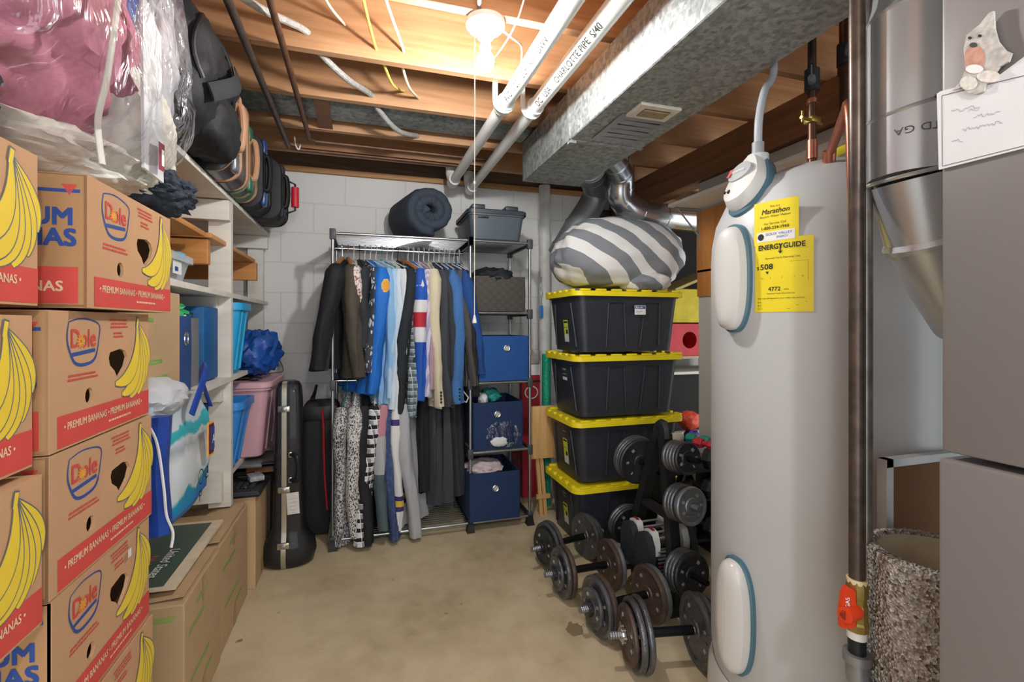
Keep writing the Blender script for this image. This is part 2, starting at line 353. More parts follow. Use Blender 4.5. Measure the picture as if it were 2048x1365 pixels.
# ---- PVC pipes
GR=mat('#0C0C0C',.9,name='pipe_ink')
def pvc(x0,x1,yend,lab,print_txt):
    t=thing('drain_pipe',lab,'pipe',(x1,yend,2.2)); d=MB()
    d.tube([(x0,-.8,2.285),(x0+(x1-x0)*.5,2.06,2.28)],.033,PVC,28); d.build('near_length',t)
    d=MB(); a=V((x0+(x1-x0)*.5,2.06,2.28)); b=V((x1,yend,2.27)); d.tube([a,b],.029,PVC,28); d.build('far_length',t)
    d=MB(); d.tube([a-V((0,.045,0)),a+V((0,.02,0))],.039,PVC,28); d.build('coupling',t)
    d=MB(); d.tube([b-V((0,.04,0)),b,b+V((0,.05,0))],.038,PVC,28); d.tube(bez([b+V((0,0,0)),b+V((-.01,.03,.05)),b+V((-.01,.04,.12))],5),.036,PVC,24); d.build('elbow',t)
    d=MB(); fr=lambda u,v,w=0:(V((x0+(x1-x0)*.5*(2.75-u)/2.86-(.0335+w*.3)*math.cos(v/.033-1.25),1.95-u,2.285-.005*(2.75-u)/2.86+(.0335+w*.3)*math.sin(v/.033-1.25))))
    d.text_curved(fr,print_txt,0,0,.034,GR,.002,1.1); d.build('printed_lettering',t,sm=0)
pvc(.615,.585,3.20,'left white plastic drain pipe hung beneath the joists','PVC  1120    SCH  40    DWV')
pvc(.745,.735,3.33,'right white plastic drain pipe, longer, beside the galvanised trunk duct','DC   USA     CHARLOTTE PIPE  S/40')
for x,y,l in ((.555,2.03,'left'),(.69,2.05,'right')):
    d=MB(); pts=[(x,y,2.5),(x,y,2.29)]+[(x+.04-.04*math.cos(a),y,2.285-.04*math.sin(a)) for a in [i*PI/8 for i in range(1,9)]]; d.tube(pts,.006,PVC,8,flatx=2); tag(d.build('pipe_hanger'),'white plastic strap hanger on the '+l+' drain pipe','hanger')
d=MB(); d.cyl((1.325,3.42,0),(1.325,3.42,2.36),.043,mat('#D2D1CC',.5),n=28); d.cyl((1.325,3.42,.98),(1.325,3.42,1.03),.046,PVC); tag(d.build('vent_pipe'),'white painted vertical pipe on the back wall beside the bins','pipe')
# ---- iron gas pipes
IRON=mat('#6B4B3A',.5,.5,.25,20,name='brown_iron'); IRON2=mat('#5A4D46',.45,.6,.25,16,name='dark_iron')
d=MB(); d.tube([(-.413,-.8,2.34),(-.412,3.06,2.34)],.0145,IRON2); d.tube([(-.412,3.05,2.34),(-.37,3.09,2.34),(.75,3.11,2.345)],.0125,IRON); tag(d.build('gas_pipe'),'dark iron pipe under the joists, left one of the pair','pipe')
d=MB(); d.tube([(-.284,-.8,2.345),(-.285,2.92,2.345)],.0125,IRON); d.tube([(-.285,2.91,2.345),(-.25,2.94,2.345),(.8,2.95,2.345)],.0105,IRON); d.cyl((-.262,2.94,2.345),(-.235,2.94,2.345),.016,IRON2); tag(d.build('gas_pipe'),'brown iron pipe under the joists, right one of the pair','pipe')
d=MB(); d.tube(bez([(-.38,3.05,2.40),(-.37,3.03,2.34),(-.355,3.03,2.32),(-.345,3.03,2.35)],5),.004,WHT,8); tag(d.build('pipe_hook'),'small white hook beside the dark iron pipe end','hook')
# ---- cables through the joists
FLX=mat('#A9A7A2',.6,.2,.2,60,.4,200,name='grey_sheath'); CRM=mat('#E4D9BC',.5); YC=mat('#D9BE5E',.5)
def cable(name,pts,r,m,l): d=MB(); d.tube(bez(pts,8),r,m,10); tag(d.build(name),l,'cable')
cable('sheathed_cable',[(-.9,1.18,2.5),(-.6,1.45,2.38),(-.36,1.76,2.365),(-.21,1.985,2.425),(-.16,2.06,2.385),(-.06,2.2,2.365),(.04,2.39,2.40),(.075,2.47,2.37),(.18,2.62,2.335),(.30,2.79,2.385)],.0135,FLX,'thick grey sheathed cable looping through the joists on the left')
cable('electric_cable',[(-.3,1.2,2.52),(-.18,1.62,2.5),(-.126,1.8,2.445),(-.066,1.985,2.474)],.005,CRM,'thin cream cable entering the joist beside the grey cable')
cable('electric_cable',[(-.05,1.18,2.5),(-.03,1.6,2.5),(.005,1.8,2.455),(.05,1.985,2.403),(.08,2.06,2.392),(.13,2.2,2.37),(.195,2.39,2.44)],.006,YC,'yellow cable passing through two joists')
cable('electric_cable',[(.0,1.18,2.5),(.04,1.6,2.5),(.083,1.8,2.475),(.158,1.985,2.411),(.16,2.06,2.39),(.2,2.2,2.37),(.265,2.39,2.415)],.006,CRM,'white cable passing through two joists left of the bulb')
cable('electric_cable',[(.44,1.63,2.36),(.52,1.68,2.355),(.60,1.8,2.40),(.66,1.99,2.43)],.004,WHT,'white cable running from the bulb holder to the pipes')
cable('thin_cable',[(.50,1.3,2.5),(.51,1.5,2.38),(.50,1.63,2.33),(.49,1.9,2.36),(.5,2.0,2.42)],.003,mat('#8A6A5A',.5),'thin brown wire hanging beside the bulb')
cable('electric_cable',[(.30,1.15,2.45),(.34,1.4,2.40),(.38,1.60,2.37)],.007,mat('#8F8A80',.5),'grey cable reaching the bulb holder from the near joist')
# ---- bulb
EM=bpy.data.materials.new('lit_bulb'); EM.use_nodes=True; e=EM.node_tree.nodes['Principled BSDF']; e.inputs['Emission Color'].default_value=(1,.98,.95,1); e.inputs['Emission Strength'].default_value=700
t=thing('ceiling_lamp','bare lit bulb in a round white porcelain holder under the joists','lamp',(.41,1.63,2.36))
d=MB(); d.lathe([(0,2.362),(.068,2.362),(.068,2.345),(.06,2.335),(.03,2.33),(.028,2.305),(.022,2.30),(0,2.30)],WHT,(.41,1.63,0)); d.build('lamp_base',t)
d=MB(); d.lathe([(0,2.30),(.019,2.30),(.019,2.275),(.021,2.27),(0,2.268)],WHT,(.41,1.63,0)); d.build('socket',t)
d=MB(); d.lathe([(0.0,2.268),(.014,2.265),(.017,2.255),(.027,2.24),(.031,2.222),(.027,2.204),(.016,2.194),(0,2.191)],EM,(.41,1.63,0)); d.build('bulb',t)
t2=thing('pull_cord','thin white pull cord hanging from the bulb holder','cord',(.372,1.63,1.30))
d=MB(); d.tube([(.372,1.63,2.335),(.371,1.63,1.33)],.0016,mat('#E8E2D4',.6),6); d.build('cord',t2)
d=MB(); d.lathe([(0,1.335),(.003,1.333),(.008,1.31),(.008,1.306),(0,1.306)],WHT,(.371,1.63,0),n=12); d.lathe([(0,1.80),(.004,1.797),(.004,1.79),(0,1.787)],WHT,(.371,1.63,0),n=10); d.build('cord_pull',t2)
# ================================================================ WATER HEATER
TX,TY,TR=1.387,1.1475,.33
TK=mat('#BDC0C2',.38,0,.02,3,coat=.1,name='tank_grey'); TEAL=mat('#4A7080',.35,0,.05); TKL=mat('#D2D2D0',.32,0,.02,3,coat=.2,name='cover_white'); YLB=mat('#EBD728',.5,0,.03); TXB=mat('#1E1E1C',.6)
wh=thing('water_heater','tall grey electric water heater with two oval covers','water heater',(TX,TY,0))
d=MB(); d.lathe([(0,.03),(.24,.035),(.285,.08),(.318,.16),(TR,.26),(TR,1.50),(.327,1.56),(.315,1.625),(.285,1.69),(.235,1.74),(.16,1.775),(.07,1.79),(0,1.79)],TK,(TX,TY,0),n=96); d.build('tank',wh)
d=MB(); d.lathe([(.20,0),(.325,0),(.338,.03),(.342,.1),(.338,.17),(.326,.21),(.318,.17),(.3,.1),(.2,.03)],TKL,(TX,TY,0),n=96); d.build('base_skirt',wh)
def cylfr(ang,z0,R=TR):
    a0=math.radians(ang)
    return lambda u,v,w=0: V((TX+(R+w)*math.cos(a0+u/R),TY+(R+w)*math.sin(a0+u/R),z0+v))
def oval(ang,zc,hw,hh,name):
    fr=cylfr(ang,zc); N=48
    def ring(k,w,dx=0): return [fr(dx+k*hw*(abs(math.cos(q))**.75)*(1 if math.cos(q)>=0 else -1),(hh-hw*(1-k))*1.0*(abs(math.sin(q))**.8)*(1 if math.sin(q)>=0 else -1),w) for q in [2*PI*i/N for i in range(N)]]
    d=MB(); d.loft([ring(1.08,-.004),ring(1.08,.012),ring(1.0,.016),ring(.95,.014)],TEAL,False)
    p=d.build(name,wh)
    d=MB(); d.loft([ring(.97,.012),ring(.95,.022),ring(.86,.036),ring(.65,.045),ring(.35,.049),ring(.08,.05)],TKL,False); 
    r=ring(.08,.05); d.add(r,[tuple(range(N))],TKL); d.build('cover_shell',p)
    if zc>1: d=MB(); d.rect(fr,-.02,-hh+.028,0,-hh+.042,TXB,.034); d.build('cover_slot',p,sm=0)
oval(177.5,1.437,.058,.155,'upper_cover'); oval(179,.445,.060,.165,'lower_cover')
# junction box on the shoulder
d=MB(); a=math.radians(176)
fr=lambda u,v,w=0: V((TX+(.262+w*.8+ .05*(-v)/.1)*math.cos(a+u/.32),TY+(.262+w*.8+.05*(-v)/.1)*math.sin(a+u/.32),1.725+v+w*.55))
def jr(k,w,s=1): return [fr(k*(.075*(1-.28*(math.sin(q)>0)*math.sin(q)))*math.cos(q),-.01+k*.085*math.sin(q),w) for q in [2*PI*i/36 for i in range(36)]]
d.loft([jr(1.1,-.03),jr(1.1,.012),jr(1.0,.017)],TEAL,False); jb=d.build('junction_box',wh)
d=MB(); d.loft([jr(1.0,.01),jr(.98,.03),jr(.85,.05),jr(.5,.058),jr(.05,.06)],TKL,False); d.build('box_shell',jb)
d=MB(); d.loft([[fr(k*.05*math.cos(q),.0+k*.03*math.sin(q),w) for q in [2*PI*i/24 for i in range(24)]] for k,w in ((1,.05),(.95,.064),(.3,.067))],mat('#A8ABAE',.3),True); d.build('badge',jb)
d=MB(); d.rect(fr,-.045,-.012,-.028,.012,RED,.069); d.text(fr,'Marathon',-.024,-.007,.014,WHT,.070); d.build('badge_lettering',jb,sm=0)
d=MB(); d.cyl(fr(-.015,-.055,.05),fr(-.015,-.055,.06),.006,TXB); d.cyl(fr(-.04,-.05,.05),fr(-.04,-.05,.058),.004,TXB); d.build('box_hole',jb)
top=fr(0.0,.06,.03)
d=MB(); d.cyl(top+V((.012,0,-.02)),top+V((.012,0,.012)),.03,TK); d.cyl(top+V((.012,0,.005)),top+V((.012,0,.05)),.017,mat('#8E9296',.5)); d.build('conduit_fitting',jb)
CON=mat('#A3A7AD',.5,0,.05)
c0=top+V((.012,0,.045)); d=MB(); d.tube(bez([c0,c0+V((.004,0,.08)),c0+(V((1.255,1.215,2.12))-c0)*.6+V((-.012,0,.02)),V((1.255,1.215,2.12)),V((1.262,1.25,2.35))],8),.0115,CON,14); tag(d.build('conduit'),'grey flexible conduit rising from the top of the water heater','conduit')
# yellow labels
def label(name,angc,zc,wd,ht,mt=YLB,tilt=0):
    fr0=cylfr(angc,zc); c,s_=math.cos(tilt),math.sin(tilt); fr=lambda u,v,w=0: fr0(u*c-v*s_,u*s_+v*c,w)
    d=MB(); d.rect(fr,-wd/2,-ht/2,wd/2,ht/2,mt,.0012,8,1); p=d.build(name,wh); return fr,p
fr,p=label('energy_label',-157.3,1.435,.148,.200,tilt=.0)
d=MB(); d.text(fr,'ENERGYGUIDE',-.004,.072,.0195,TXB,.0025,al='C',bold=.0009,sx=.92); d.stroke(fr,[(-.004,.085),(-.004,.064)],.003,TXB,.0026); d.poly(fr,[(-.010,.066),(.002,.066),(-.004,.058)],TXB,.0026)
d.text(fr,'Estimated Yearly Operating Cost',.0,.046,.0065,TXB,.002,al='C'); d.text(fr,'$',-.068,.018,.014,TXB,.002); d.text(fr,'508',-.058,.018,.021,TXB,.002,bold=.0006,sx=1.15)
d.poly(fr,[(-.043,.012),(-.034,.012),(-.0385,.004)],TXB,.002); d.stroke(fr,[(-.055,-.006),(.052,-.006)],.0006,TXB,.002)
for x in (-.055,-.03,0,.03,.05): d.stroke(fr,[(x,-.009),(x,-.003)],.0006,TXB,.002)
d.text(fr,'4772',-.02,-.042,.015,TXB,.002,al='C',bold=.0004,sx=1.1); d.text(fr,'kWh',.005,-.041,.006,TXB,.002)
d.text(fr,'Estimated Yearly Electricity Use',-.004,-.051,.0055,TXB,.002,al='C'); d.text(fr,'Your cost will depend on your utility rates and use',-.066,-.064,.0058,TXB,.002)
for i in range(3): d.cyl(fr(-.064,-.073-.009*i,0),fr(-.064,-.073-.009*i,.002),.0013,TXB,n=8); d.stroke(fr,[(-.06,-.073-.009*i),(.06-.02*i,-.073-.009*i)],.0008,TXB,.002)
d.stroke(fr,[(.02,.035),(.062,.035),(.062,-.02)],.0005,TXB,.002); d.build('label_print',p,sm=0)
fr,p=label('service_label',-160.5,1.582,.118,.118,tilt=.0)
d=MB(); d.text(fr,'This is a',0,.041,.008,TXB,.002,al='C'); d.text(fr,'Marathon',.0,.024,.019,TXB,.002,al='C',shear=.25,bold=.0004); d.text(fr,'Electric Water Heater',0,.014,.009,TXB,.002,al='C')
d.text(fr,'For Service Call',0,-.006,.009,TXB,.002,al='C'); d.text(fr,'1-800-234-1960',0,-.019,.0115,TXB,.002,al='C',bold=.0003)
d.rect(fr,-.05,-.052,.05,-.025,WHT,.0018,6,1); d.text(fr,'SIOUX VALLEY',.010,-.036,.0105,BLUP,.0025,al='C'); d.text(fr,'ENERGY',.02,-.045,.008,BLUP,.0025,al='C'); d.poly(fr,arc(-.038,-.038,.009,.009,0,330),TXB,.0025); d.build('label_print',p,sm=0)
fr,p=label('warning_label',-168,.218,.05,.06,WHT,tilt=-.5)
d=MB(); d.poly(fr,[(-.022,.025),(-.002,.025),(-.012,.005)],TXB,.002)
for i in range(4): d.stroke(fr,[(-.02,-.0-.007*i),(.02,-.0-.007*i)],.0008,TXB,.002)
d.build('label_print',p,sm=0)
fr,p=label('rating_label',-150,.12,.05,.03,WHT); d=MB(); d.stroke(fr,rrect(-.024,-.014,.024,.014,.001),.001,TXB,.002,True); d.text(fr,'LISTED',0,-.004,.01,TXB,.002,al='C'); d.build('label_print',p,sm=0)
# ---- copper and valves on top of the heater
COP=mat('#B0705A',.35,.8,.2,25,name='copper'); BRASS=mat('#A58C4E',.35,.8,.15,30,name='brass'); DCOP=mat('#5C4234',.4,.7,.25,30,name='aged_copper'); GREYM=mat('#8A8C8E',.4,.5)
t=thing('supply_pipe','aged copper supply pipe with a black lever valve, left of the two above the heater','pipe',(1.397,1.2,1.75))
d=MB(); d.cyl((1.397,1.2,1.75),(1.397,1.2,2.35),.0125,DCOP,n=16); d.cyl((1.397,1.2,1.84),(1.397,1.2,1.90),.016,COP); d.cyl((1.397,1.2,2.02),(1.397,1.2,2.035),.016,COP); d.build('riser',t)
d=MB(); d.cyl((1.397,1.2,2.06),(1.397,1.2,2.13),.022,DKG); d.cyl((1.397,1.2,2.085),(1.36,1.17,2.085),.011,GREYM); d.build('valve_body',t)
d=MB(); d.box((1.352,1.163,2.10),(.03,.004,.045),GREYM,rot=(0,.15,.7)); d.build('valve_plate',t,sm=0)
d=MB(); d.box((1.345,1.158,2.16),(.03,.012,.09),BLK,.004,rot=(0,.05,.7)); d.build('valve_handle',t)
d=MB(); d.box((1.397,1.2,1.965),(.04,.035,.02),BRASS,.004); d.tube([(1.34,1.19,1.965),(1.45,1.21,1.965)],.005,BRASS); d.tube([(1.345,1.19,1.95),(1.345,1.19,1.985)],.004,BRASS); d.build('saddle_valve',t)
t=thing('supply_pipe','dark supply pipe with a black lever valve, nearest the iron pipes','pipe',(1.545,1.2,1.95))
d=MB(); d.cyl((1.545,1.2,1.98),(1.545,1.2,2.4),.02,DCOP,n=16); d.cyl((1.545,1.2,2.14),(1.545,1.2,2.16),.025,DCOP); d.build('riser',t)
d=MB(); d.cyl((1.53,1.18,2.2),(1.50,1.15,2.2),.013,GREYM); d.cyl((1.545,1.2,2.17),(1.545,1.2,2.24),.027,DKG); d.build('valve_body',t)
d=MB(); d.box((1.495,1.14,2.215),(.032,.004,.05),GREYM,rot=(0,.1,.7)); d.build('valve_plate',t,sm=0)
d=MB(); d.box((1.488,1.135,2.28),(.03,.012,.09),BLK,.004,rot=(0,.05,.7)); d.build('valve_handle',t)
d=MB(); pts=[(1.43,1.13,1.785),(1.445,1.11,1.80),(1.49,1.05,1.94),(1.425,.90,2.03)]
d=MB(); d.tube([(1.235,1.015,1.735),(1.225,1.0,1.765),(1.115,.865,1.82),(1.10,.85,1.825),(1.09,.838,1.81),(1.09,.835,1.77),(1.15,.83,.05)],.0115,COP,16)
d.cyl((1.225,1.0,1.75),(1.215,.99,1.775),.016,COP); tag(d.build('copper_pipe'),'copper pipe bending over the heater top and running down its front','pipe')
d=MB(); d.tube(bez([(1.36,1.14,1.79),(1.38,1.12,1.82),(1.41,1.09,1.84),(1.43,1.08,1.83)],6),.012,mat('#DCC82A',.5),8,flatx=.2); tag(d.build('yellow_tag'),'yellow plastic tag strap on top of the water heater','tag')
# ---- two iron pipes beside the heater + valve
def at(px,py,d_): 
    u=(px-1024)/959; return V((d_*(math.sin(YAW)+u*math.cos(YAW)),d_*(math.cos(YAW)-u*math.sin(YAW)),1.3-(py-650)/959*d_))
PG=mat('#85807B',.35,.6,.3,30,name='iron_grey'); PB=mat('#544840',.35,.5,.35,30,name='iron_brown'); 
p1=at(1714,650,1.0); p2=at(1732,650,1.03)
t=thing('iron_gas_line','vertical brown iron pipe with an orange handled gas valve','pipe',(p1.x,p1.y,.5))
d=MB(); d.cyl((p1.x,p1.y,.765),(p1.x,p1.y,2.11),.0152,PB,n=20); d.build('riser',t)
d=MB(); d.cyl((p1.x,p1.y,.755),(p1.x,p1.y,.772),.019,mat('#D8C9A0',.5)); d.lathe([(0,.77),(.019,.768),(.021,.755),(.021,.735),(.018,.733),(.018,.72),(.020,.715),(.020,.685),(.022,.68),(.021,.665),(.0,.66)],BRASS,(p1.x,p1.y,0),n=10); d.build('valve_body',t,sm=20)
d=MB(); d.cyl((p1.x,p1.y,.60),(p1.x,p1.y,.665),.0165,mat('#20282A',.4,.4),n=18); d.cyl((p1.x,p1.y,.648),(p1.x,p1.y,.665),.018,PVC); d.build('nipple',t)
d=MB(); e0=V((p1.x,p1.y,.605)); d.cyl(e0+V((0,0,-.006)),e0+V((0,0,.012)),.026,GREYM); d.tube(bez([e0,e0+V((.002,-.004,-.05)),e0+V((.03,-.02,-.075)),e0+V((.07,-.04,-.08))],6),.021,GREYM,16); d.build('elbow',t)
ORH=mat('#D9421C',.35,0,.04); lx=V((math.cos(YAW),-math.sin(YAW),0)); ly=V((-math.sin(YAW),-math.cos(YAW),0))
hc=V((p1.x,p1.y,.708))-lx*.028+ly*.012
d=MB(); d.cyl(hc-ly*.004+lx*.018,hc+ly*.012-lx*.014,.017,ORH,r2=.015); ff=lambda u,v,w=0:hc+lx*u+V((0,0,v))+ly*w
d.prism(ff,[(-.016,-.03),(.012,-.03),(.014,.0),(.012,.045),(-.004,.055),(-.012,.04),(-.017,.0)],.012,ORH,off=.006); d.text(ff,'GAS',-.001,.012,.012,WHT,.0075,rot=PI/2,bold=.0004); d.cyl(hc-lx*.012+ly*.008,hc-lx*.012+ly*.0135,.009,mat('#8E2410',.5)); d.build('valve_handle',t)
d=MB(); d.cyl((p2.x,p2.y,.62),(p2.x,p2.y,2.11),.0125,PG,n=20); o=tag(d.build('iron_gas_line'),'thinner grey iron pipe standing just right of the brown one','pipe')
g=thing('hose','pale hose at the foot of the brown iron gas pipe','hose',(0,0,0)); bpy.data.objects.remove(g)
d=MB(); e1=e0+V((.07,-.04,-.08)); d.tube(bez([e1-V((.01,-.005,0)),e1+V((.08,-.03,-.02)),e1+V((.16,-.03,-.09))],6),.014,mat('#C9C4B4',.5),12); tag(d.build('hose'),'pale hose leaving the foot of the brown iron gas pipe','hose')
# ---- round silver duct near the furnace
t=thing('flue_duct','large shiny silver round duct beside the furnace','duct',(1.085,.70,1.5))
SD=mat('#C4C8CC',.34,.7,.05,4,.04,20,name='silver_duct'); R0=.082
d=MB(); d.cyl((1.08,.69,1.60),(1.08,.69,1.93),R0,SD,n=40); d.build('straight_length',t)
d=MB(); d.loft([[V((1.08+R0*math.cos(q),.69+R0*math.sin(q),1.93+.0*math.cos(q))) for q in [2*PI*i/40 for i in range(40)]],[V((1.09+R0*math.cos(q),.69+R0*math.sin(q),2.0+.05*math.cos(q))) for q in [2*PI*i/40 for i in range(40)]],[V((1.11+R0*math.cos(q),.69+R0*math.sin(q),2.11)) for q in [2*PI*i/40 for i in range(40)]]],SD); d.build('upper_elbow',t)
def ring(x,z,r,tilt): return [V((x+r*math.cos(q),.69+r*math.sin(q),z+tilt*math.cos(q)*r)) for q in [2*PI*i/40 for i in range(40)]]
d=MB(); d.loft([ring(1.085,1.60,R0*.95,0.25),ring(1.125,1.475,R0*.93,.35)],SD); d.loft([ring(1.122,1.485,R0*.95,.35),ring(1.125,1.475,R0*1.0,.35),ring(1.128,1.465,R0*.95,.35)],SD); d.loft([ring(1.13,1.47,R0*.90,.35),ring(1.19,1.40,R0*.9,.7),ring(1.26,1.355,R0*.9,1.2)],SD); d.build('lower_elbow',t)
d=MB()
for z,tl in ((1.93,.0),(1.605,.2),(1.74,.25)): d=MB(); d.loft([ring(1.08,z-.004,R0,tl),ring(1.08,z,R0*1.03,tl),ring(1.08,z+.004,R0,tl)],SD,False); d.build('seam',t)
d=MB(); d.cyl((1.03,.622,1.73),(1.027,.618,1.73),.004,DKG); d.build('screw',t)
d=MB(); a0=math.radians(238); fr=lambda u,v,w=0: V((1.08+(R0+w)*math.cos(a0+u/R0),.69+(R0+w)*math.sin(a0+u/R0),1.672+v)); d.text(fr,'STD GA',.012,.012,.02,mat('#5A5F66',.5),.001,rot=PI,sx=1.2); d.build('stamped_lettering',t,sm=0)
# ---- furnace
FU=mat('#817D7C',.45,.15,.02,2,name='furnace_grey')
t=thing('furnace','grey metal furnace cabinet filling the right edge','furnace',(1.2,.1,0))
d=MB(); d.box((1.17,.115,.545),(.60,.82,1.09),FU,.006); d.build('lower_panel',t)
d=MB(); d.box((1.173,.115,1.60),(.60,.815,1.00),FU,.006); d.build('upper_panel',t)
d=MB(); d.cyl((.872,.385,.99),(.858,.385,.99),.006,WHT); d.cyl((.866,.385,.99),(.856,.385,.99),.0085,WHT); d.build('screw_knob',t)
fr=plane((.872,.525,1.3),(0,-1,0),(0,0,1))
# note card and dog cut-out on furnace face
t=thing('note_card','white handwritten card taped to the furnace with a dog cut-out above','card',(.87,.4,1.6))
sg=mat('#D9DADD',.6,0,.02); fr=plane((.872,0,0),(0,-1,0),(0,0,1))
def Yp(px): u=(px-1024)/959; return .872*(math.cos(YAW)-u*math.sin(YAW))/(math.sin(YAW)+u*math.cos(YAW))
def pt(px,py): 
    y=Yp(px); u=(px-1024)/959; dd=.872/(math.sin(YAW)+u*math.cos(YAW)); return (-y,1.3-(py-650)/959*dd)
d=MB(); d.prism(fr,[pt(*a) for a in ((1880,340),(1876,188),(1884,183),(2000,152),(2070,100),(2070,292))],.003,sg,off=.003); d.build('card',t)
d=MB(); 
for a in (((1888,333),(1887,192)),((1887,192),(2060,150)),((1888,333),(2060,290))): d.stroke(fr,[pt(*q) for q in a],.0008,GREYP,.0036)
import random as _r; _r.seed(4)
for (x,y,n_) in ((1905,225,9),(1940,222,4),(1950,235,9),(1928,262,13),(1906,285,4)):
    q=[(x+3.2*i,y-.22*3.2*i+_r.uniform(-4,4)) for i in range(n_*2)]; d.stroke(fr,b2([pt(*z) for z in q],3),.0007,mat('#9A9CA6',.6),.0036)
d.build('handwriting',t,sm=0)
d=MB(); dog=[(1913,182),(1930,160),(1938,140),(1934,100),(1940,72),(1952,62),(1965,52),(1985,28),(1994,24),(1996,60),(2003,85),(2018,103),(2030,108),(2024,125),(2006,135),(1990,158),(1978,170),(1975,184),(1960,190),(1942,188),(1930,176)]
d.prism(fr,[pt(*a) for a in dog],.004,mat('#B9B5B0',.7,0,.25,120),off=.008); p=d.build('dog_cutout',t)
d=MB(); d.poly(fr,[pt(*a) for a in arc(1957,118,21,26,0,350)],mat('#C2917F',.7,0,.2,100),.0085); d.poly(fr,[pt(*a) for a in arc(1957,140,18,9,0,350)],WHT,.009); d.poly(fr,[pt(*a) for a in arc(1955,92,8,5,0,350)],GREYP,.009); d.poly(fr,[pt(*a) for a in arc(1945,168,18,14,0,350)],mat('#D8D4CC',.8,0,.15,150),.0088); d.poly(fr,[pt(*a) for a in arc(1985,155,24,12,0,350)],mat('#D8D4CC',.8,0,.15,150),.0087); d.poly(fr,[pt(*a) for a in arc(1948,78,4,3,0,350)],TXB,.0092); d.poly(fr,[pt(*a) for a in arc(1968,74,4,3,0,350)],TXB,.0092); d.build('dog_markings',p,sm=0)
# ---- carpet cylinder and framed board
CPT=NT('shag_carpet',.95); vo=CPT.n('TexVoronoi',Scale=170.0); CPT.l(CPT.map(),vo.inputs['Vector']); sp=CPT.n('SeparateColor'); CPT.l(vo.outputs['Color'],sp.inputs[0]); 
CPT.bump(vo.outputs['Distance'],1.0,.02); CPT=CPT.base(CPT.ramp(sp.outputs[0],[(0,H('#7E6A58')),(.15,H('#B3A494')),(.35,H('#DDD6CD')),(.8,H('#F4F0EA'))]))
t=thing('cat_tree','speckled shag carpet cat cylinder, open topped, beside the furnace','cat furniture',(1.12,.675,0))
bm=bmesh.new(); bmesh.ops.create_cone(bm,segments=260,radius1=.122,radius2=.122,depth=.84,cap_ends=False)
d=MB(); rings=[]; NN=260
for z in [i*.006 for i in range(139)]+[.834,.838,.838,.83]:
    k=len(rings); rr=.122 if k<139 else (.121,.114,.104,.100)[k-139]
    rings.append([V((1.12+(rr+.0035*noise.noise(V((math.cos(q)*30,math.sin(q)*30,z*260))))*math.cos(q),.675+(rr+.0035*noise.noise(V((math.cos(q)*30,math.sin(q)*30,z*260+50))))*math.sin(q),z+.002*noise.noise(V((q*40,z*200,1))))) for q in [2*PI*i/NN for i in range(NN)]])
d.loft(rings,CPT,False); bm.free(); d.build('carpet_wall',t)
d=MB(); LIN=mat('#C4BBA6',.9); d.lathe([(.1,.83),(.1,.72),(0,.72)],LIN,(1.12,.675,0)); d.build('lining',t)
t=thing('framed_board','brown board in a pale metal frame behind the carpet cylinder','board',(1.3,.808,.45))
d=MB(); FRM=mat('#B9BDBE',.4,.4); d.box((1.155,.803,.55),(.022,.022,.88),FRM); d.box((1.30,.803,.981),(.31,.022,.018),FRM); d.build('frame',t,sm=0)
d=MB(); d.box((1.31,.806,.55),(.29,.008,.85),mat('#7C5434',.8,0,.06)); d.build('board',t,sm=0)
# ================================================================ LEFT SIDE: CARTONS
random.seed(3)
def banana_print(d,fr,ox=0,oy=0,s=1):
    S=(.330,.225); tips=[(.392,.120,.395,.20,.020),(.368,.078,.392,.17,.024),(.335,.058,.385,.14,.026),(.295,.056,.375,.12,.026),(.256,.068,.360,.10,.026),(.226,.094,.345,.12,.026)]
    for k,(tx,ty,cx,cy,wd) in enumerate(tips):
        P=[]; 
        for i in range(17):
            t=i/16; x=(1-t)**2*S[0]+2*t*(1-t)*cx+t*t*tx; y=(1-t)**2*S[1]+2*t*(1-t)*(cy-.03)+t*t*ty; P.append((ox+x*s,oy+y*s))
        W_=[(.007+(wd+.004)*math.sin(PI*min(1,(i/16)*1.0)**1.25)) *s for i in range(17)]
        o=.0008+k*.00012
        d.stroke(fr,P,[q+.0045 for q in W_],OUTL,o); d.stroke(fr,P,W_,YEL,o+.00006)
    d.stroke(fr,[(ox+(S[0]-.002)*s,oy+.215*s),(ox+(S[0]+.004)*s,oy+.238*s)],.013*s,OUTL,.0016); d.stroke(fr,[(ox+(S[0]-.001)*s,oy+.212*s),(ox+(S[0]+.004)*s,oy+.235*s)],.009*s,YEL,.0017)
def speckle(d,fr,u0,u1,v,rows,h=.004,gap=.0035,m=RED):
    for r in range(rows):
        u=u0+random.uniform(0,.01)
        e=u1-random.uniform(0,.02)
        while u<e:
            w_=random.uniform(.003,.010); d.rect(fr,u,v-r*(h+gap),min(u+w_,e),v-r*(h+gap)+h,m,.0009); u+=w_+.0022
LX,LY,LZ=.5,.395,.245
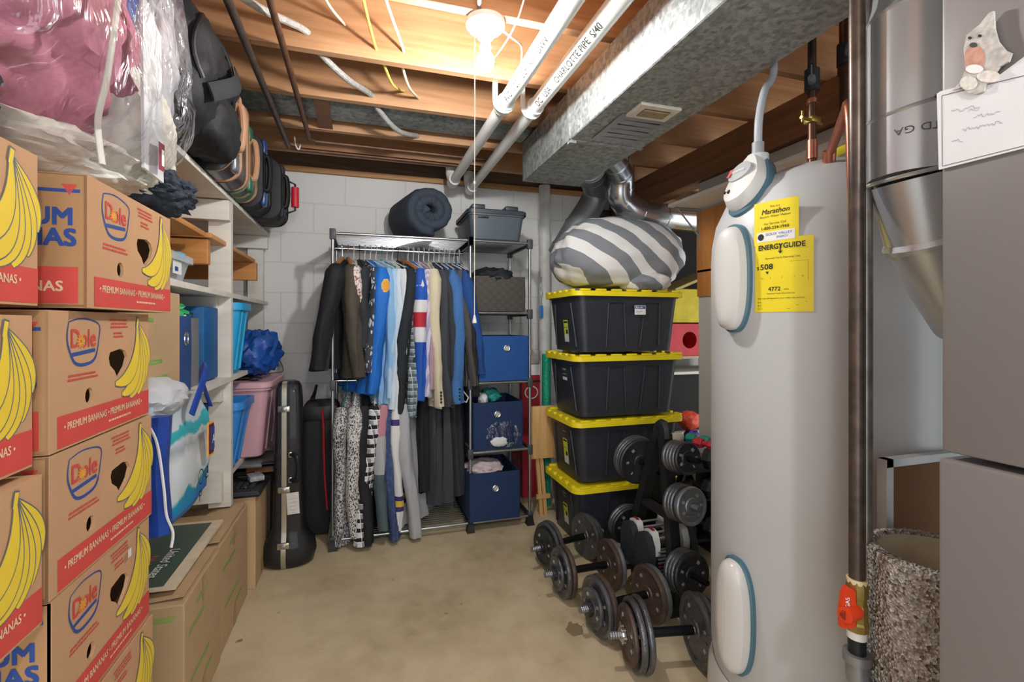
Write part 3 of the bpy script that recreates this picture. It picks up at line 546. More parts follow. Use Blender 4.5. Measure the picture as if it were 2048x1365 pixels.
def carton():
    t=thing('banana_carton','x','carton',(0,0,0)); T=.006
    d=MB()
    d.box((-.25,LY/2,T/2),(LX,LY,T),CARD); d.box((-.25,LY/2,LZ-T/2),(LX,LY,T),CARD,.002)
    d.box((-LX+T/2,LY/2,LZ/2),(T,LY,LZ),CARD); d.box((-.25,T/2,LZ/2),(LX,T,LZ-.002),CARDD); d.box((-.25,LY-T/2,LZ/2),(LX,T,LZ-.002),CARD)
    d.build('carton_body',t,sm=0)
    d=MB(); fr=plane((0.001,0,0),(0,1,0),(0,0,1))
    hole=[(.20,.150),(.205,.162),(.25,.168),(.275,.162),(.285,.148),(.275,.128),(.245,.105),(.235,.108),(.225,.122),(.205,.135)]
    h2=arc(.125,.083,.015,.016,0,348,11); h3=arc(.305,.088,.011,.018,0,348,11)
    d.prism(fr,[(0,0),(LY,0),(LY,LZ),(0,LZ)],T,CARD,(hole,h2,h3)); d.build('side_panel',t,sm=0)
    d=MB(); lp=b2([(.055,.225),(.10,.232),(.158,.222),(.160,.195),(.145,.155),(.11,.145),(.075,.150),(.055,.178),(.050,.20),(.055,.225)],5)
    d.stroke(fr,lp,[.002+.004*max(0,math.sin(PI*i/len(lp)))*(1 if i>len(lp)*.4 else .3) for i in range(len(lp))],BLUP,.0008)
    d.text(fr,'Dole',.104,.178,.048,RED,.0009,al='C',bold=.0014,sx=.92)
    for q in range(12): a=q*PI/6; d.stroke(fr,[(.094,.189),(.094+.013*math.cos(a),.189+.013*math.sin(a))],.0028,ORG,.0012)
    d.stroke(fr,[(.064,.165),(.145,.171)],.007,BLUP,.0008)
    speckle(d,fr,.20,.29,.228,3); speckle(d,fr,.215,.275,.2,2); speckle(d,fr,.045,.16,.125,2)
    d.rect(fr,.022,.004,LY,.06,RED,.0006); d.text(fr,'• PREMIUM BANANAS • PREMIUM BANANAS •',.04,.032,.0195,CREAMP,.0012,sx=.80,bold=.0004); speckle(d,fr,.19,.30,.018,1,.004,.003,CREAMP)
    banana_print(d,fr); d.build('side_print',t,sm=0)
    d=MB(); fr=plane((-LX,0,0),(1,0,0),(0,0,1)); d.rect(fr,.05,.21,.49,.216,BLUP,.0008)
    d.text(fr,'PREMIUM',.476,.150,.043,BLUP,.0009,al='R',bold=.0028); d.text(fr,'BANANAS',.482,.112,.043,BLUP,.0009,al='R',bold=.0028)
    d.rect(fr,.01,.008,.487,.074,RED,.0008); d.text(fr,'PREMIUM BANANAS',.464,.03,.026,CREAMP,.0014,al='R',bold=.001); d.poly(fr,[(.462,.225),(.486,.225),(.474,.205)],RED,.0008); d.build('front_print',t,sm=0)
    return t
C0=carton(); first=[True]
def put_carton(x,y,z,rz,label):
    if first[0]: first[0]=False; C0.location=(x,y,z); C0.rotation_euler=(0,0,rz); C0['label']=label; C0['group']='banana cartons in two stacks'; return C0
    return dup(C0,(x,y,z),rz,label,'banana cartons in two stacks')
put_carton(-.483,1.072,1.331,.0,'brown banana carton on top of the right stack, under the clear plastic bag')
put_carton(-.505,1.003,1.080,.004,'banana carton second from the top of the right stack')
put_carton(-.505,1.003,.832,-.012,'banana carton third from the top of the right stack')
put_carton(-.503,1.005,.585,.008,'banana carton fourth from the top of the right stack, with a small white sticker')
put_carton(-.500,1.003,.338,-.006,'banana carton fifth down in the right stack, cut by the bottom edge')
put_carton(-.505,1.003,.091,0,'lowest banana carton of the right stack')
put_carton(-.508,.583,1.331,0,'banana carton on top of the left stack at the photo edge')
put_carton(-.512,.580,1.070,.004,'banana carton in the middle of the left stack at the photo edge')
put_carton(-.505,.585,.810,-.004,'bottom banana carton of the left stack at the photo edge')
d=MB(); d.box((-.76,.78,.404),(.28,.36,.808),CARDD,.004); tag(d.build('support_box'),'plain brown box under the left stack of banana cartons','box')
d=MB()
for y in (1.04,1.2,1.36): d.box((-.75,y,.037),(.48,.06,.074),WP)
for x in (-.95,-.85,-.75,-.65,-.55): d.box((x,1.2,.082),(.07,.38,.016),WP)
tag(d.build('pallet',sm=0),'small wooden pallet under the right stack of banana cartons','pallet')
d=MB(); fr=plane((-.501,1.005,.585),(0,1,0),(0,0,1)); d.rect(fr,.267,.195,.283,.213,WHT,.003); tag(d.build('sticker',sm=0),'small white sticker on the fourth banana carton','sticker')
# ================================================================ SHELF UNIT
t=thing('storage_shelf','white painted wooden shelving unit along the left wall','shelving',(-.9,2.3,0))
def board(x0,x1,y0,y1,z,th=.022,m=WP,n='shelf_board'): d=MB(); d.box(((x0+x1)/2,(y0+y1)/2,z-th/2),(x1-x0,y1-y0,th),m,.0015); return d.build(n,t,sm=0)
board(-1.2,-.58,1.66,3.47,1.893); board(-1.2,-.58,1.48,3.40,1.447); board(-1.2,-.58,1.45,2.84,1.060); board(-1.2,-.62,2.56,3.42,.575)
def bx(n,c,s,m=WP): d=MB(); d.box(c,s,m,.0015); return d.build(n,t,sm=0)
bx('post',(-.627,2.52,1.165),(.092,.038,1.41)); bx('post',(-1.17,2.52,.935),(.06,.038,1.87)); bx('post',(-.66,3.46,.935),(.09,.04,1.87)); bx('post',(-1.17,1.70,.935),(.06,.04,1.87))
bx('cross_rail',(-.88,2.48,1.82),(.60,.04,.09)); bx('cross_rail',(-.88,2.48,1.385),(.5,.038,.085)); bx('cross_rail',(-.86,3.43,1.83),(.55,.04,.08)); bx('cross_rail',(-.86,2.48,.995),(.5,.038,.09)); bx('cross_rail',(-.86,2.48,.56),(.5,.038,.13)); bx('cross_rail',(-.9,1.75,1.83),(.5,.04,.08))
PINE=wood('pine_plank','#C98F52','#A66A34','Y',1,.5)
for c,s,l in (((-.87,1.945,1.668),(.52,.57,.02),'bare pine plank lying on top of the pine rails, nearest the camera'),((-.86,2.70,1.672),(.52,.86,.02),'bare pine plank lying on the pine rails behind the white post')):
    d=MB(); d.box(c,s,PINE,.002); tag(d.build('pine_plank',sm=0),l,'plank','pine planks on the shelf')
PINX=wood('pine_rail','#C58A4C','#A0622E','X',1,.5)
for c,s,l in (((-.875,2.30,1.605),(.52,.04,.104),'pine rail crossing the shelf in front of the white post'),((-.85,3.12,1.610),(.52,.04,.104),'pine rail crossing the shelf behind the white post')):
    d=MB(); d.box(c,s,PINX,.003); tag(d.build('pine_rail',sm=0),l,'rail')
# ---- totes
def rr3(cx,cy,z,hx,hy,r,n=6): return [V((x,y,z)) for x,y in rrect(cx-hx,cy-hy,cx+hx,cy+hy,r,n)]
def tote(name,label,cat,c,s,m,lid=None,taper=.85,r=.04,rim=.012,rimh=.035,lidm=None,group=None,ribs=0):
    cx,cy,z0=c; sx,sy,h=s[0]/2,s[1]/2,s[2]; t=thing(name,label,cat,c,group); T=.004
    d=MB(); k=taper
    R=[rr3(cx,cy,z0,sx*k-.01,sy*k-.01,r*.8),rr3(cx,cy,z0+.008,sx*k,sy*k,r),rr3(cx,cy,z0+h-rimh,sx,sy,r),rr3(cx,cy,z0+h-rimh,sx+rim,sy+rim,r+rim),rr3(cx,cy,z0+h,sx+rim,sy+rim,r+rim),rr3(cx,cy,z0+h,sx-T,sy-T,r-T),rr3(cx,cy,z0+.02,sx*k-T,sy*k-T,r-T)]
    d.loft(R,m,False); d.add(R[0],[tuple(range(len(R[0])))],m); d.add(R[-1],[tuple(range(len(R[0])))],m); d.build('tote_body',t)
    if ribs:
        d=MB()
        for i in range(ribs):
            y=cy+sy*(2*(i+.5)/ribs-1)*.8
            d.loft([[V((cx+sx*(k+(1-k)*q)+o,y+a,z0+h*q*.98-.0)) for a,o in ((-.012,-.002),(-.006,.007),(.006,.007),(.012,-.002))] for q in (.06,.5,.9)],m)
        d.build('rib',t)
    if lid:
        d=MB(); zt=z0+h; lm=lidm or m
        d.loft([rr3(cx,cy,zt-.02,sx+rim+.008,sy+rim+.008,r+rim),rr3(cx,cy,zt+.004,sx+rim+.008,sy+rim+.008,r+rim),rr3(cx,cy,zt+.010,sx+rim,sy+rim,r+rim),rr3(cx,cy,zt+.006,sx-.015,sy-.015,r)],lm,False)
        q=rr3(cx,cy,zt+.006,sx-.015,sy-.015,r); d.add(q,[tuple(range(len(q)))],lm); d.build('lid',t)
    return t
CYAN=mat('#2BA3DA',.35,0,.04,5); BLUE=mat('#2E86D8',.35,0,.04,5); PINKP=mat('#D7A7B2',.4,0,.03,5); CLEARP=mat('#DCE4EA',.2,0,.02,5,alpha=.55,name='clear_plastic')
tote('cyan_tote','bright cyan plastic tote on the shelf behind the white post','tote',(-.745,2.672,1.061),(.37,.215,.345),CYAN,taper=.80,r=.03,ribs=2)
tote('blue_tote','mid blue plastic tote under the cyan tote','tote',(-.742,2.685,.60),(.38,.26,.33),BLUE,taper=.72,r=.03,ribs=2)
tote('pink_tote','dusty pink lidded tote beside the back wall','tote',(-.70,3.10,.576),(.42,.46,.405),PINKP,True,.82,.04,ribs=2)
d=MB(); d.box((-.70,3.10,1.000),(.2,.2,.006),DKG,.002); d.box((-.57,2.98,1.003),(.05,.08,.008),BLK,.002,rot=(0,0,.4)); tag(d.build('clipboard'),'small dark tray lying on the pink tote lid','tray'); 
BAGB=mat('#1A4FA0',.45,0,.3,9,.3,40,name='blue_bag'); d=MB(); d.blob((-.585,3.12,1.135),(.12,.15,.13),BAGB,.22,2.5,4,2.2,4,fold=.16,ff=8); tag(d.build('sack'),'crumpled blue plastic sack on the pink tote','sack')
d=MB(); d.tube(bez([(-.50,3.1,1.12),(-.47,3.15,1.08),(-.46,3.18,1.02),(-.50,3.16,1.013),(-.55,3.1,1.013)],6),.0025,GREYP,6); tag(d.build('cord'),'thin grey cord lying over the pink tote lid','cord')
t=tote('latch_box','clear plastic latch box with a blue clip on the middle shelf','box',(-.80,1.98,1.4475),(.34,.27,.10),CLEARP,True,.9,.02,.006,.02)
d=MB(); d.box((-.625,2.0,1.545),(.014,.07,.03),mat('#59B7DA',.4),.003); d.build('clip',t); d=MB(); fr=plane((-.6285,1.93,1.47),(0,1,0),(0,0,1)); d.rect(fr,.0,.01,.085,.055,WHT,.002); d.rect(fr,.02,.02,.05,.035,BLUP,.003); d.build('sticker',t,sm=0)
# tan moving box on the shelf
GRN=mat('#8DBF5A',.8)
def tanbox(name,label,x0,x1,y0,y1,z0,z1,m=TANB,flap=False,marks=True):
    t=thing(name,label,'box',((x0+x1)/2,(y0+y1)/2,z0)); d=MB(); d.box(((x0+x1)/2,(y0+y1)/2,(z0+z1)/2),(x1-x0,y1-y0,z1-z0),m,.004,seg=2); d.build('box_body',t,sm=0)
    if marks:
        d=MB(); fr=plane((x1,y0,z0),(0,1,0),(0,0,1)); w_,h_=y1-y0,z1-z0
        for a,b,c_ in ((.1,.72,.4),(.15,.35,.5),(.5,.2,.25),(.3,.86,.3)): 
            for i in range(5): d.stroke(fr,b2([(w_*(a+c_*k/4),h_*(b+.008*i+.006*random.random()*(k%2))) for k in range(5)],3),.0018,GRN,.001)
        d.build('green_print',t,sm=0)
    d=MB(); fr=plane((x1,y0,z0),(0,1,0),(0,0,1)); w_,h_=y1-y0,z1-z0; d.rect(fr,w_*.45,h_*.8,w_*.55,h_,mat('#B59668',.5),.0012); d.rect(fr,w_*.45,0,w_*.55,h_*.2,mat('#B59668',.5),.0012); d.build('tape_strip',t,sm=0)
    return t
tanbox('moving_box','tan moving box with green print on the shelf beside the banana cartons',-1.1,-.597,1.47,1.905,1.062,1.405)
t=tanbox('moving_box','large tan moving box on the floor, under the green poster board',-1.11,-.525,1.712,2.105,0,.438)
d=MB(); fr=plane((-1.15,1.712,0),(1,0,0),(0,0,1)); d.text(fr,'3',.50,.10,.11,GRN,.002,bold=.004); d.stroke(fr,arc(.605,.17,.016,.016,0,340),.003,GRN,.002,True); d.text(fr,'R',.599,.163,.02,GRN,.002)
for i in range(5): d.stroke(fr,[(.50,.405-.004*i),(.605-.003*i,.405-.004*i)],.0018,GRN,.002)
d.stroke(fr,rrect(.528,.345,.552,.372,.001),.0014,GRN,.002,True); d.build('front_print',t,sm=0)
t=tanbox('moving_box','second tan moving box on the floor, behind the one under the poster',-1.11,-.530,2.115,2.585,0,.436)
for n_,y0,y1 in ((0,1.74,2.085),(1,2.13,2.56)):
    d=MB(); d.box((-.60,(y0+y1)/2,.446+.002*n_),(.13,y1-y0,.005),TANB,rot=(0,-.06,0)); tag(d.build('box_flap',sm=0),('loose cardboard flap on the nearer tan moving box','loose cardboard flap on the further tan moving box')[n_],'flap')
t=tanbox('moving_box','tan box on the floor with a black keyboard and cables on it',-1.11,-.503,2.625,2.925,0,.455,mat('#C6A67C',.85,0,.05,5),marks=False)
d=MB(); d.box((-.80,3.12,.23),(.62,.36,.46),mat('#4A3B2E',.8),.004); tag(d.build('dark_box'),'dark brown box on the floor behind the trombone case','box')
# poster board
PG2=mat('#47594A',.45,0,.05); PMAR=mat('#5A2E2C',.45,0,.05)
t=thing('poster_board','green and maroon poster board lying on the moving boxes','poster',(-.8,2.0,.452)); 
zf=.478; fr=lambda u,v,w=0:V((-.562-u, 1.755+v+u*.05, zf+w))
# frame basis: u runs to the left (−x), v runs away (+y)
d=MB(); d.add([fr(0,0,0),fr(.55,0,0),fr(.55,.54,0),fr(0,.54,0),fr(0,0,-.012),fr(.55,0,-.012),fr(.55,.54,-.012),fr(0,.54,-.012)],[(0,1,2,3),(4,5,6,7),(0,1,5,4),(1,2,6,5),(2,3,7,6),(3,0,4,7)],mat('#DCCDB0',.7)); d.build('board',t,sm=0)
d=MB()
def q4(u0,v0,u1,v1,m,o): d.add([fr(u0,v0,o),fr(u1,v0,o),fr(u1,v1,o),fr(u0,v1,o)],[(0,1,2,3)],m)
q4(.035,.005,.55,.515,PG2,.001); q4(.22,.1,.5,.5,PMAR,.0015)
for a,b in ((.25,.15),(.3,.22),(.25,.33),(.36,.40),(.28,.44)): q4(a,b,a+.05,b+.025,mat('#B7AFA0',.6),.002)
fr2=lambda u,v,w=0: fr(.105-v,.28-u,w); 
d.text(fr2,'United States',0,.0,.046,WHT,.003,shear=.2,bold=.001,sx=.85); d.text(fr2,'NAVY LIFE',.05,-.042,.03,mat('#C86060',.6),.003); d.build('poster_face',t,sm=0)
# keyboard & cables on box
t=thing('keyboard','black keyboard with curved wrist rest on the tan box','keyboard',(-.7,2.72,.456))
d=MB(); d.box((-.72,2.74,.468),(.48,.26,.024),BLK,.008); d.box((-.72,2.635,.478),(.47,.05,.02),DKG,.009); d.build('keyboard_body',t)
d=MB()
for i in range(13): 
    for j in range(4): d.box((-.93+.033*i,2.69+.03*j,.484),(.026,.024,.008),DKG,.002)
d.build('keys',t)
d=MB(); 
for i in range(26): d.box((-.93+.016*i,2.628,.4885),(.006,.026,.002),BLK)
d.build('vent_slots',t,sm=0)
for i in range(4):
    d=MB(); d.cyl((-.66+.035*i,2.668,.482),(-.66+.035*i,2.668,.492),.007,CHROME if i in(0,1,3) else DKG,n=12); d.build('button',t)
d=MB(); pth=[(-.62,2.80,.50)]+[(-.60+.06*math.cos(a*1.9),2.83+.045*math.sin(a*1.9),.50+.012*(a%2)) for a in range(14)]; d.tube(bez(pth,6),.003,BLK,6); tag(d.build('cable'),'tangle of black cables on the keyboard','cable')
d=MB(); d.box((-.535,2.79,.505),(.07,.09,.028),mat('#9FA4A8',.1,.1,.3,60,.6,120),.006,rot=(0,0,.4)); tag(d.build('plastic_pack'),'crinkled clear plastic pack of small parts on the keyboard','pack')
d=MB(); d.box((-.53,3.0,.505),(.16,.12,.045),mat('#B0713E',.6),.003); tag(d.build('book'),'orange brown book lying behind the keyboard','book')
d=MB(); d.box((-.56,3.0,.545),(.3,.3,.018),mat('#77797C',.4,.3),.004); d.box((-.47,2.87,.545),(.1,.04,.026),DKG,.004); tag(d.build('laptop'),'grey laptop lying under the totes','laptop')
# bins on the shelf
def cubebin(name,label,c,s,m,group=None,grom=(0,-.5,.25)):
    t=thing(name,label,'bin',c,group); cx,cy,z0=c; hx,hy,h=s[0]/2,s[1]/2,s[2]; d=MB()
    o=[rr3(cx,cy,z0,hx,hy,.012,3),rr3(cx,cy,z0+h*.5,hx*1.015,hy*1.015,.014,3),rr3(cx,cy,z0+h,hx,hy,.012,3),rr3(cx,cy,z0+h,hx-.008,hy-.008,.008,3),rr3(cx,cy,z0+.02,hx-.008,hy-.008,.008,3)]
    d.loft(o,m,False); d.add(o[0],[tuple(range(len(o[0])))],m); d.add(o[-1],[tuple(range(len(o[0])))],m); d.build('bin_body',t); return t
NAVY=mat('#1F4480',.85,0,.08,10,.15,300,name='navy_fabric'); 
t=cubebin('fabric_bin','royal blue fabric bin with metal eyelet on the shelf beside the tan box',(-.76,2.0,1.061),(.30,.14,.27),NAVY)
d=MB(); o_=V((-.607,2.0,1.25)); d.tube([o_+V((0,.018*math.cos(a),.022*math.sin(a))) for a in [i*PI/10 for i in range(20)]],.004,CHROME,8,closed=True); d.build('eyelet',t)
t=cubebin('grey_file_box','grey plastic file box next to the royal blue fabric bin',(-.765,2.15,1.061),(.28,.12,.265),mat('#77797E',.5)); d=MB(); d.tube([(-.64,2.12,1.325),(-.64,2.12,1.345),(-.64,2.18,1.345),(-.64,2.18,1.325)],.003,DKG,6); d.build('handle',t)
d=MB(); d.box((-.8,2.35,1.22),(.36,.2,.31),mat('#0E5A96',.6),.006); tag(d.build('blue_box'),'dark blue box against the white post on the shelf','box')
d=MB(); d.blob((-.68,2.02,1.35),(.06,.06,.03),mat('#28A05A',.5),.4,4,2,2,3,fold=.3); tag(d.build('green_toy'),'green toy sticking out of the blue fabric bin','toy')
d=MB(); d.box((-.68,1.96,1.325),(.05,.05,.02),mat('#D65A30',.5),.003); tag(d.build('orange_toy'),'small orange toy piece in the blue fabric bin','toy')
d=MB(); d.box((-.71,2.14,1.335),(.12,.07,.03),WHT,.002,rot=(0,.1,.2)); tag(d.build('white_cards'),'white papers sticking out of the grey file box','papers')
# ---- shopping bag hanging at the shelf
t=thing('shopping_bag','blue and white reusable shopping bag with surf print hanging by the shelf','bag',(-.62,1.75,.66))
def bagmat():
    t=NT('bag_print',.4); sp=t.n('SeparateXYZ'); t.l(t.tc.outputs['Object'],sp.inputs[0]); nz=t.n('TexNoise',Scale=6.0,Detail=3.0); t.l(t.map(),nz.inputs['Vector'])
    m=t.n('Math',operation='MULTIPLY_ADD'); t.l(nz.outputs[0],m.inputs[0]); m.inputs[1].default_value=.22; t.l(sp.outputs[2],m.inputs[2])
    mr=t.n('MapRange'); t.l(m.outputs[0],mr.inputs[0]); mr.inputs[1].default_value=.17; mr.inputs[2].default_value=.52
    return t.base(t.ramp(mr.outputs[0],[(0,H('#1A55A8')),(.20,H('#2380C4')),(.27,H('#1F8FA8')),(.31,H('#C2CCD2')),(.50,H('#C8CFD4')),(.60,H('#98A2AA')),(.68,H('#BCC6CC')),(.72,H('#2FA0AC')),(.83,H('#3AA9B4')),(.86,H('#BCC8CE'))],'LINEAR'))
BM=bagmat(); SIDEB=mat('#1E3F93',.35,0,.25,8)
d=MB(); 
prof=[(.735,.62,.10),(.765,.88,.12),(.85,.98,.12),(1.0,.98,.11),(1.08,.92,.09)]
R=[]
for z,k,th in prof: 
    y0,y1=1.50,1.50+.41*k
    ring_=[]
    for i in range(40):
        a=2*PI*i/40; ca,sa=math.cos(a),math.sin(a); yy=(y0+y1)/2+(y1-y0)/2*abs(sa)**.35*(1 if sa>=0 else -1); xx=-.62+.04*(yy-1.5)+th*abs(ca)**.5*(1 if ca>=0 else -1)
        nn=noise.noise(V((xx*9,yy*9,z*9))); ring_.append(V((xx+.02*nn,yy,z+.0)))
    R.append(ring_)
RR=[]
for i in range(len(R)-1):
    for k in range(6):
        q=k/6; RR.append([R[i][j].lerp(R[i+1][j],q)+V((.012*noise.noise(V((j*.35,i+q,3))),0,0)) for j in range(40)])
RR.append(R[-1]); d.loft(RR,BM,True); bagp=d.build('bag_body',t)
d=MB(); RS=[[V((-.62+sx_*(.115+.004*math.sin(19*z)),1.482+yy,z)) for sx_,yy in ((-1,.06),(-1,0),(.9,0),(1.06,.015),(1.06,.04),(.9,.04))] for z in [.74+.035*i for i in range(10)]]; d.loft(RS,SIDEB); d.build('bag_gusset',t)
d=MB(); d.tube(bez([(-.49,1.66,1.03),(-.475,1.72,1.13),(-.49,1.80,1.165),(-.52,1.86,1.12),(-.50,1.885,1.02)],8),.015,SIDEB,8,flatx=.2); d.build('bag_handle',t)
fr=plane((-.494,1.50,.70),(.04,1,0),(0,0,1)); d=MB(); d.stroke(fr,arc(.205,.13,.02,.022,0,345),.004,TXB,.008,True); d.text(fr,'C',.235,.11,.055,TXB,.008); d.text(fr,'P',.19,.055,.05,TXB,.008); d.build('bag_lettering',t,sm=0)
d=MB(); d.prism(fr,rrect(.255,.175,.305,.285,.006),.004,ORG,off=.012); d.prism(fr,rrect(.261,.182,.305,.278,.004),.004,mat('#5A1E22',.4),off=.0135); d.prism(fr,rrect(.273,.192,.305,.268,.004),.002,mat('#1E3C8A',.4),off=.015); d.text(fr,'A',.276,.215,.04,WHT,.017); d.build('bag_logo',t,sm=0)
d=MB(); d.blob((-.60,1.62,1.09),(.10,.13,.06),mat('#B9BEC4',.8,0,.08,8,.2,60),.1,2,5,2.2,4,fold=.12,ff=5); tag(d.build('neck_pillow'),'pale grey padded cushion in the top of the shopping bag','cushion')
d=MB(); d.tube(bez([(-.56,1.49,1.07),(-.515,1.47,1.0),(-.498,1.47,.88),(-.493,1.475,.80),(-.48,1.48,.75),(-.484,1.48,.71)],7),.0045,WHT,6,flatx=.5); tag(d.build('strap'),'thin white strap dangling in front of the shopping bag','strap')
d=MB(); d.blob((-.66,1.50,1.02),(.12,.12,.05),BLK,.3,3,2,2,3,fold=.3); tag(d.build('black_bag'),'black crumpled item beside the shopping bag top','bag')
# ================================================================ ON TOP OF THE SHELF
PNK=mat('#C07A90',.75,0,.10,7,.3,25,name='pink_comforter'); CRE=mat('#D9D6CC',.85,0,.08,8,.4,30,name='cream_fleece'); BLG=mat('#2A4690',.6,0,.2,8,.3,30); NVY=mat('#20233C',.8,0,.2,8,.3,30); FZ=mat('#2E3644',.9,0,.35,30,.6,90)
def soft(n,l,c,r,m,amp=.12,seed=1,p=2.3,fold=.12,ff=7,cat='bedding',sub=5): d=MB(); d.blob(c,r,m,amp,2.2,seed,p,sub,fold=fold,ff=ff); return tag(d.build(n,sm=60),l,cat)
soft('comforter','dusty pink comforter bulging inside the clear plastic bag',(-.80,1.14,1.925),(.315,.33,.265),PNK,.10,1,2.6,.13,6)
soft('blanket','cream fleece blanket beneath the pink comforter',(-.74,1.33,1.655),(.25,.26,.066),CRE,.12,2,2.6,.14)
soft('blanket','cream fleece bundle at the right end of the clear bag',(-.585,1.42,1.77),(.12,.15,.17),CRE,.15,6,2.3,.14)
soft('garment','bright blue folded garment near the top of the clear bag',(-.64,1.42,2.10),(.10,.10,.19),BLG,.15,3,2.2,.16)
soft('garment','dark navy garment at the top of the pink comforter',(-.86,1.5,2.24),(.22,.14,.16),NVY,.15,5,2.2,.16)
soft('garment','dark navy bundle at the left photo edge above the cartons',(-.62,.90,1.67),(.09,.09,.09),NVY,.15,7,2.2,.16)
soft('garment','pale grey garment at the right side inside the clear bag',(-.575,1.50,2.02),(.09,.09,.22),mat('#B4B6BC',.7,0,.1,9,.3,30),.15,12,2.2,.16)
soft('throw','dark shaggy throw in the lower right corner of the clear bag',(-.545,1.49,1.655),(.10,.13,.06),FZ,.2,8,2.2,.2,12)
d=MB(); q=[V((-.470,1.28,1.655)),V((-.455,1.345,1.64)),V((-.455,1.33,1.98)),V((-.47,1.27,2.05))]; d.add(q+[v-V((.006,0,0)) for v in q],[(0,1,2,3),(4,5,6,7),(0,1,5,4),(1,2,6,5),(2,3,7,6),(3,0,4,7)],mat('#D2D5D8',.4)); fr=plane((-.450,1.30,1.66),(0.1,1,0),(0,0,1)); d.rect(fr,-.0,.0,.028,.065,mat('#8C3346',.5),.0); d.rect(fr,.012,.012,.024,.05,WHT,.001); tag(d.build('cardboard_insert',sm=0),'white card strip with maroon label inside the clear bag','card')
FILM=NT('clear_film',.12); fn=FILM.n('TexNoise',Scale=8.0,Detail=4.0,Distortion=1.5); FILM.l(FILM.map((1,1,.45)),fn.inputs['Vector']); bp=FILM.n('Bump'); bp.inputs['Strength'].default_value=1.0; bp.inputs['Distance'].default_value=.05; FILM.l(fn.outputs[0],bp.inputs['Height'])
lw=FILM.n('LayerWeight'); lw.inputs['Blend'].default_value=.35; FILM.l(bp.outputs[0],lw.inputs['Normal']); tr=FILM.n('BsdfTransparent'); gl=FILM.n('BsdfAnisotropic'); gl.inputs['Roughness'].default_value=.16; gl.inputs['Color'].default_value=(.9,.93,.97,1); FILM.l(bp.outputs[0],gl.inputs['Normal'])
mm=FILM.n('MapRange'); FILM.l(lw.outputs['Fresnel'],mm.inputs[0]); mm.inputs[3].default_value=.05; mm.inputs[4].default_value=.5; mx=FILM.n('MixShader'); FILM.l(mm.outputs[0],mx.inputs[0]); FILM.l(tr.outputs[0],mx.inputs[1]); FILM.l(gl.outputs[0],mx.inputs[2]); FILM.l(mx.outputs[0],FILM.t.nodes['Material Output'].inputs['Surface']); FILM=FILM.m
d=MB(); d.blob((-.79,1.20,1.925),(.375,.44,.35),FILM,.06,2.2,9,3.2,5,fold=.07,ff=8); tag(d.build('plastic_bag',sm=60),'large clear plastic bag full of bedding on top of the cartons','bag')
d=MB(); d.tube(bez([(-.45,1.12,2.10),(-.445,1.10,1.95),(-.455,1.08,1.77),(-.47,1.08,1.68),(-.465,1.085,1.60)],8),.0085,CRE,8,flatx=.5); tag(d.build('piping_strip'),'white piping strip running down the clear plastic bag','strip')
# duffel
DUF=mat('#12141A',.7,0,.18,10,.25,40,name='duffel_nylon'); DUF2=mat('#22252C',.8,0,.12,10)
t=thing('duffel_bag','large black duffel bag on the shelf between plastic bag and suitcases','bag',(-.78,1.93,1.895))
d=MB(); d.blob((-.79,1.90,2.135),(.33,.26,.235),DUF,.05,2,3,3.6,5,fold=.07,ff=6); d.build('bag_body',t,sm=60)
d=MB(); d.blob((-.53,1.98,2.02),(.085,.155,.11),DUF,.1,3,6,3,4,fold=.1,ff=6); d.build('end_pocket',t,sm=60)
d=MB(); d.tube([V((-.79+.335*max(0,1-abs((-.04+.16*math.cos(a))/.26)**3.6-abs((.03+.16*math.sin(a))/.235)**3.6)**.28,1.86+.16*math.cos(a),2.165+.16*math.sin(a))) for a in [i*PI/16 for i in range(-4,20)]],.008,BLK,8); d.build('zip_piping',t)
d=MB(); d.tube(bez([(-.46,1.74,2.04),(-.42,1.84,2.11),(-.425,1.93,2.17),(-.45,2.02,2.24)],7),.028,DUF2,8,flatx=.15); d.build('strap',t)
# suitcases
def suitcase(name,label,y0,y1,xf,z0,z1,m,trim,hm,stripe=None,L=.48):
    t=thing(name,label,'suitcase',(xf-L/2,(y0+y1)/2,z0)); c=((xf-L/2),(y0+y1)/2,(z0+z1)/2); w_=y1-y0; h=z1-z0
    def sl(a,b,gx,m_,nm): # slab across thickness
        d=MB(); ym=[y0+w_*a,y0+w_*b]
        rg=[]
        for q,(yy,sh) in enumerate(((ym[0],.016),(ym[0]+.008,0),(ym[1]-.008,0),(ym[1],.016))):
            rg.append([V((x,yy,z)) for x,z in rrect(xf-L+sh,z0+sh,xf+gx-sh,z1-sh,.07,6)])
        d.loft(rg,m_); d.build(nm,t)
    sl(0,.46,0,m,'shell'); sl(.54,1,-.006,m,'shell'); sl(.455,.545,.006,trim,'trim_band')
    for a in (.04,.92): sl(a,a+.035,.004,trim,'piping')
    d=MB(); hy=y0+w_*.25; zc=(z0+z1)/2; d.tube(bez([(xf,hy,zc-.085),(xf+.02,hy,zc-.08),(xf+.028,hy,zc),(xf+.02,hy,zc+.08),(xf,hy,zc+.085)],6),.014,hm,10,flatx=1.3); d.build('handle',t)
    d=MB(); d.prism(lambda u,v,w=0:V((xf+w,hy+u,zc+v)),rrect(-.035,-.11,.035,.11,.03),.006,hm,(list(reversed(rrect(-.014,-.07,.014,.07,.013))),),off=.005); d.build('handle_plate',t)
    for zc2 in (z0+.055,z1-.055):
        d=MB(); d.box((xf-.004,hy,zc2),(.03,.06,.075),stripe or GREYP,.014,seg=3); d.build('corner_wheel',t)
    return t
TANL=mat('#AE8566',.5,0,.1,10,name='tan_leather'); BLS=mat('#191A1D',.35,0,.1,10,coat=.3,name='black_shell'); GRS=mat('#1F5A45',.4,0,.1,10); NVS=mat('#20427A',.35,0,.1,8,coat=.4); DS=mat('#24262C',.7,0,.12,10,.15,80)
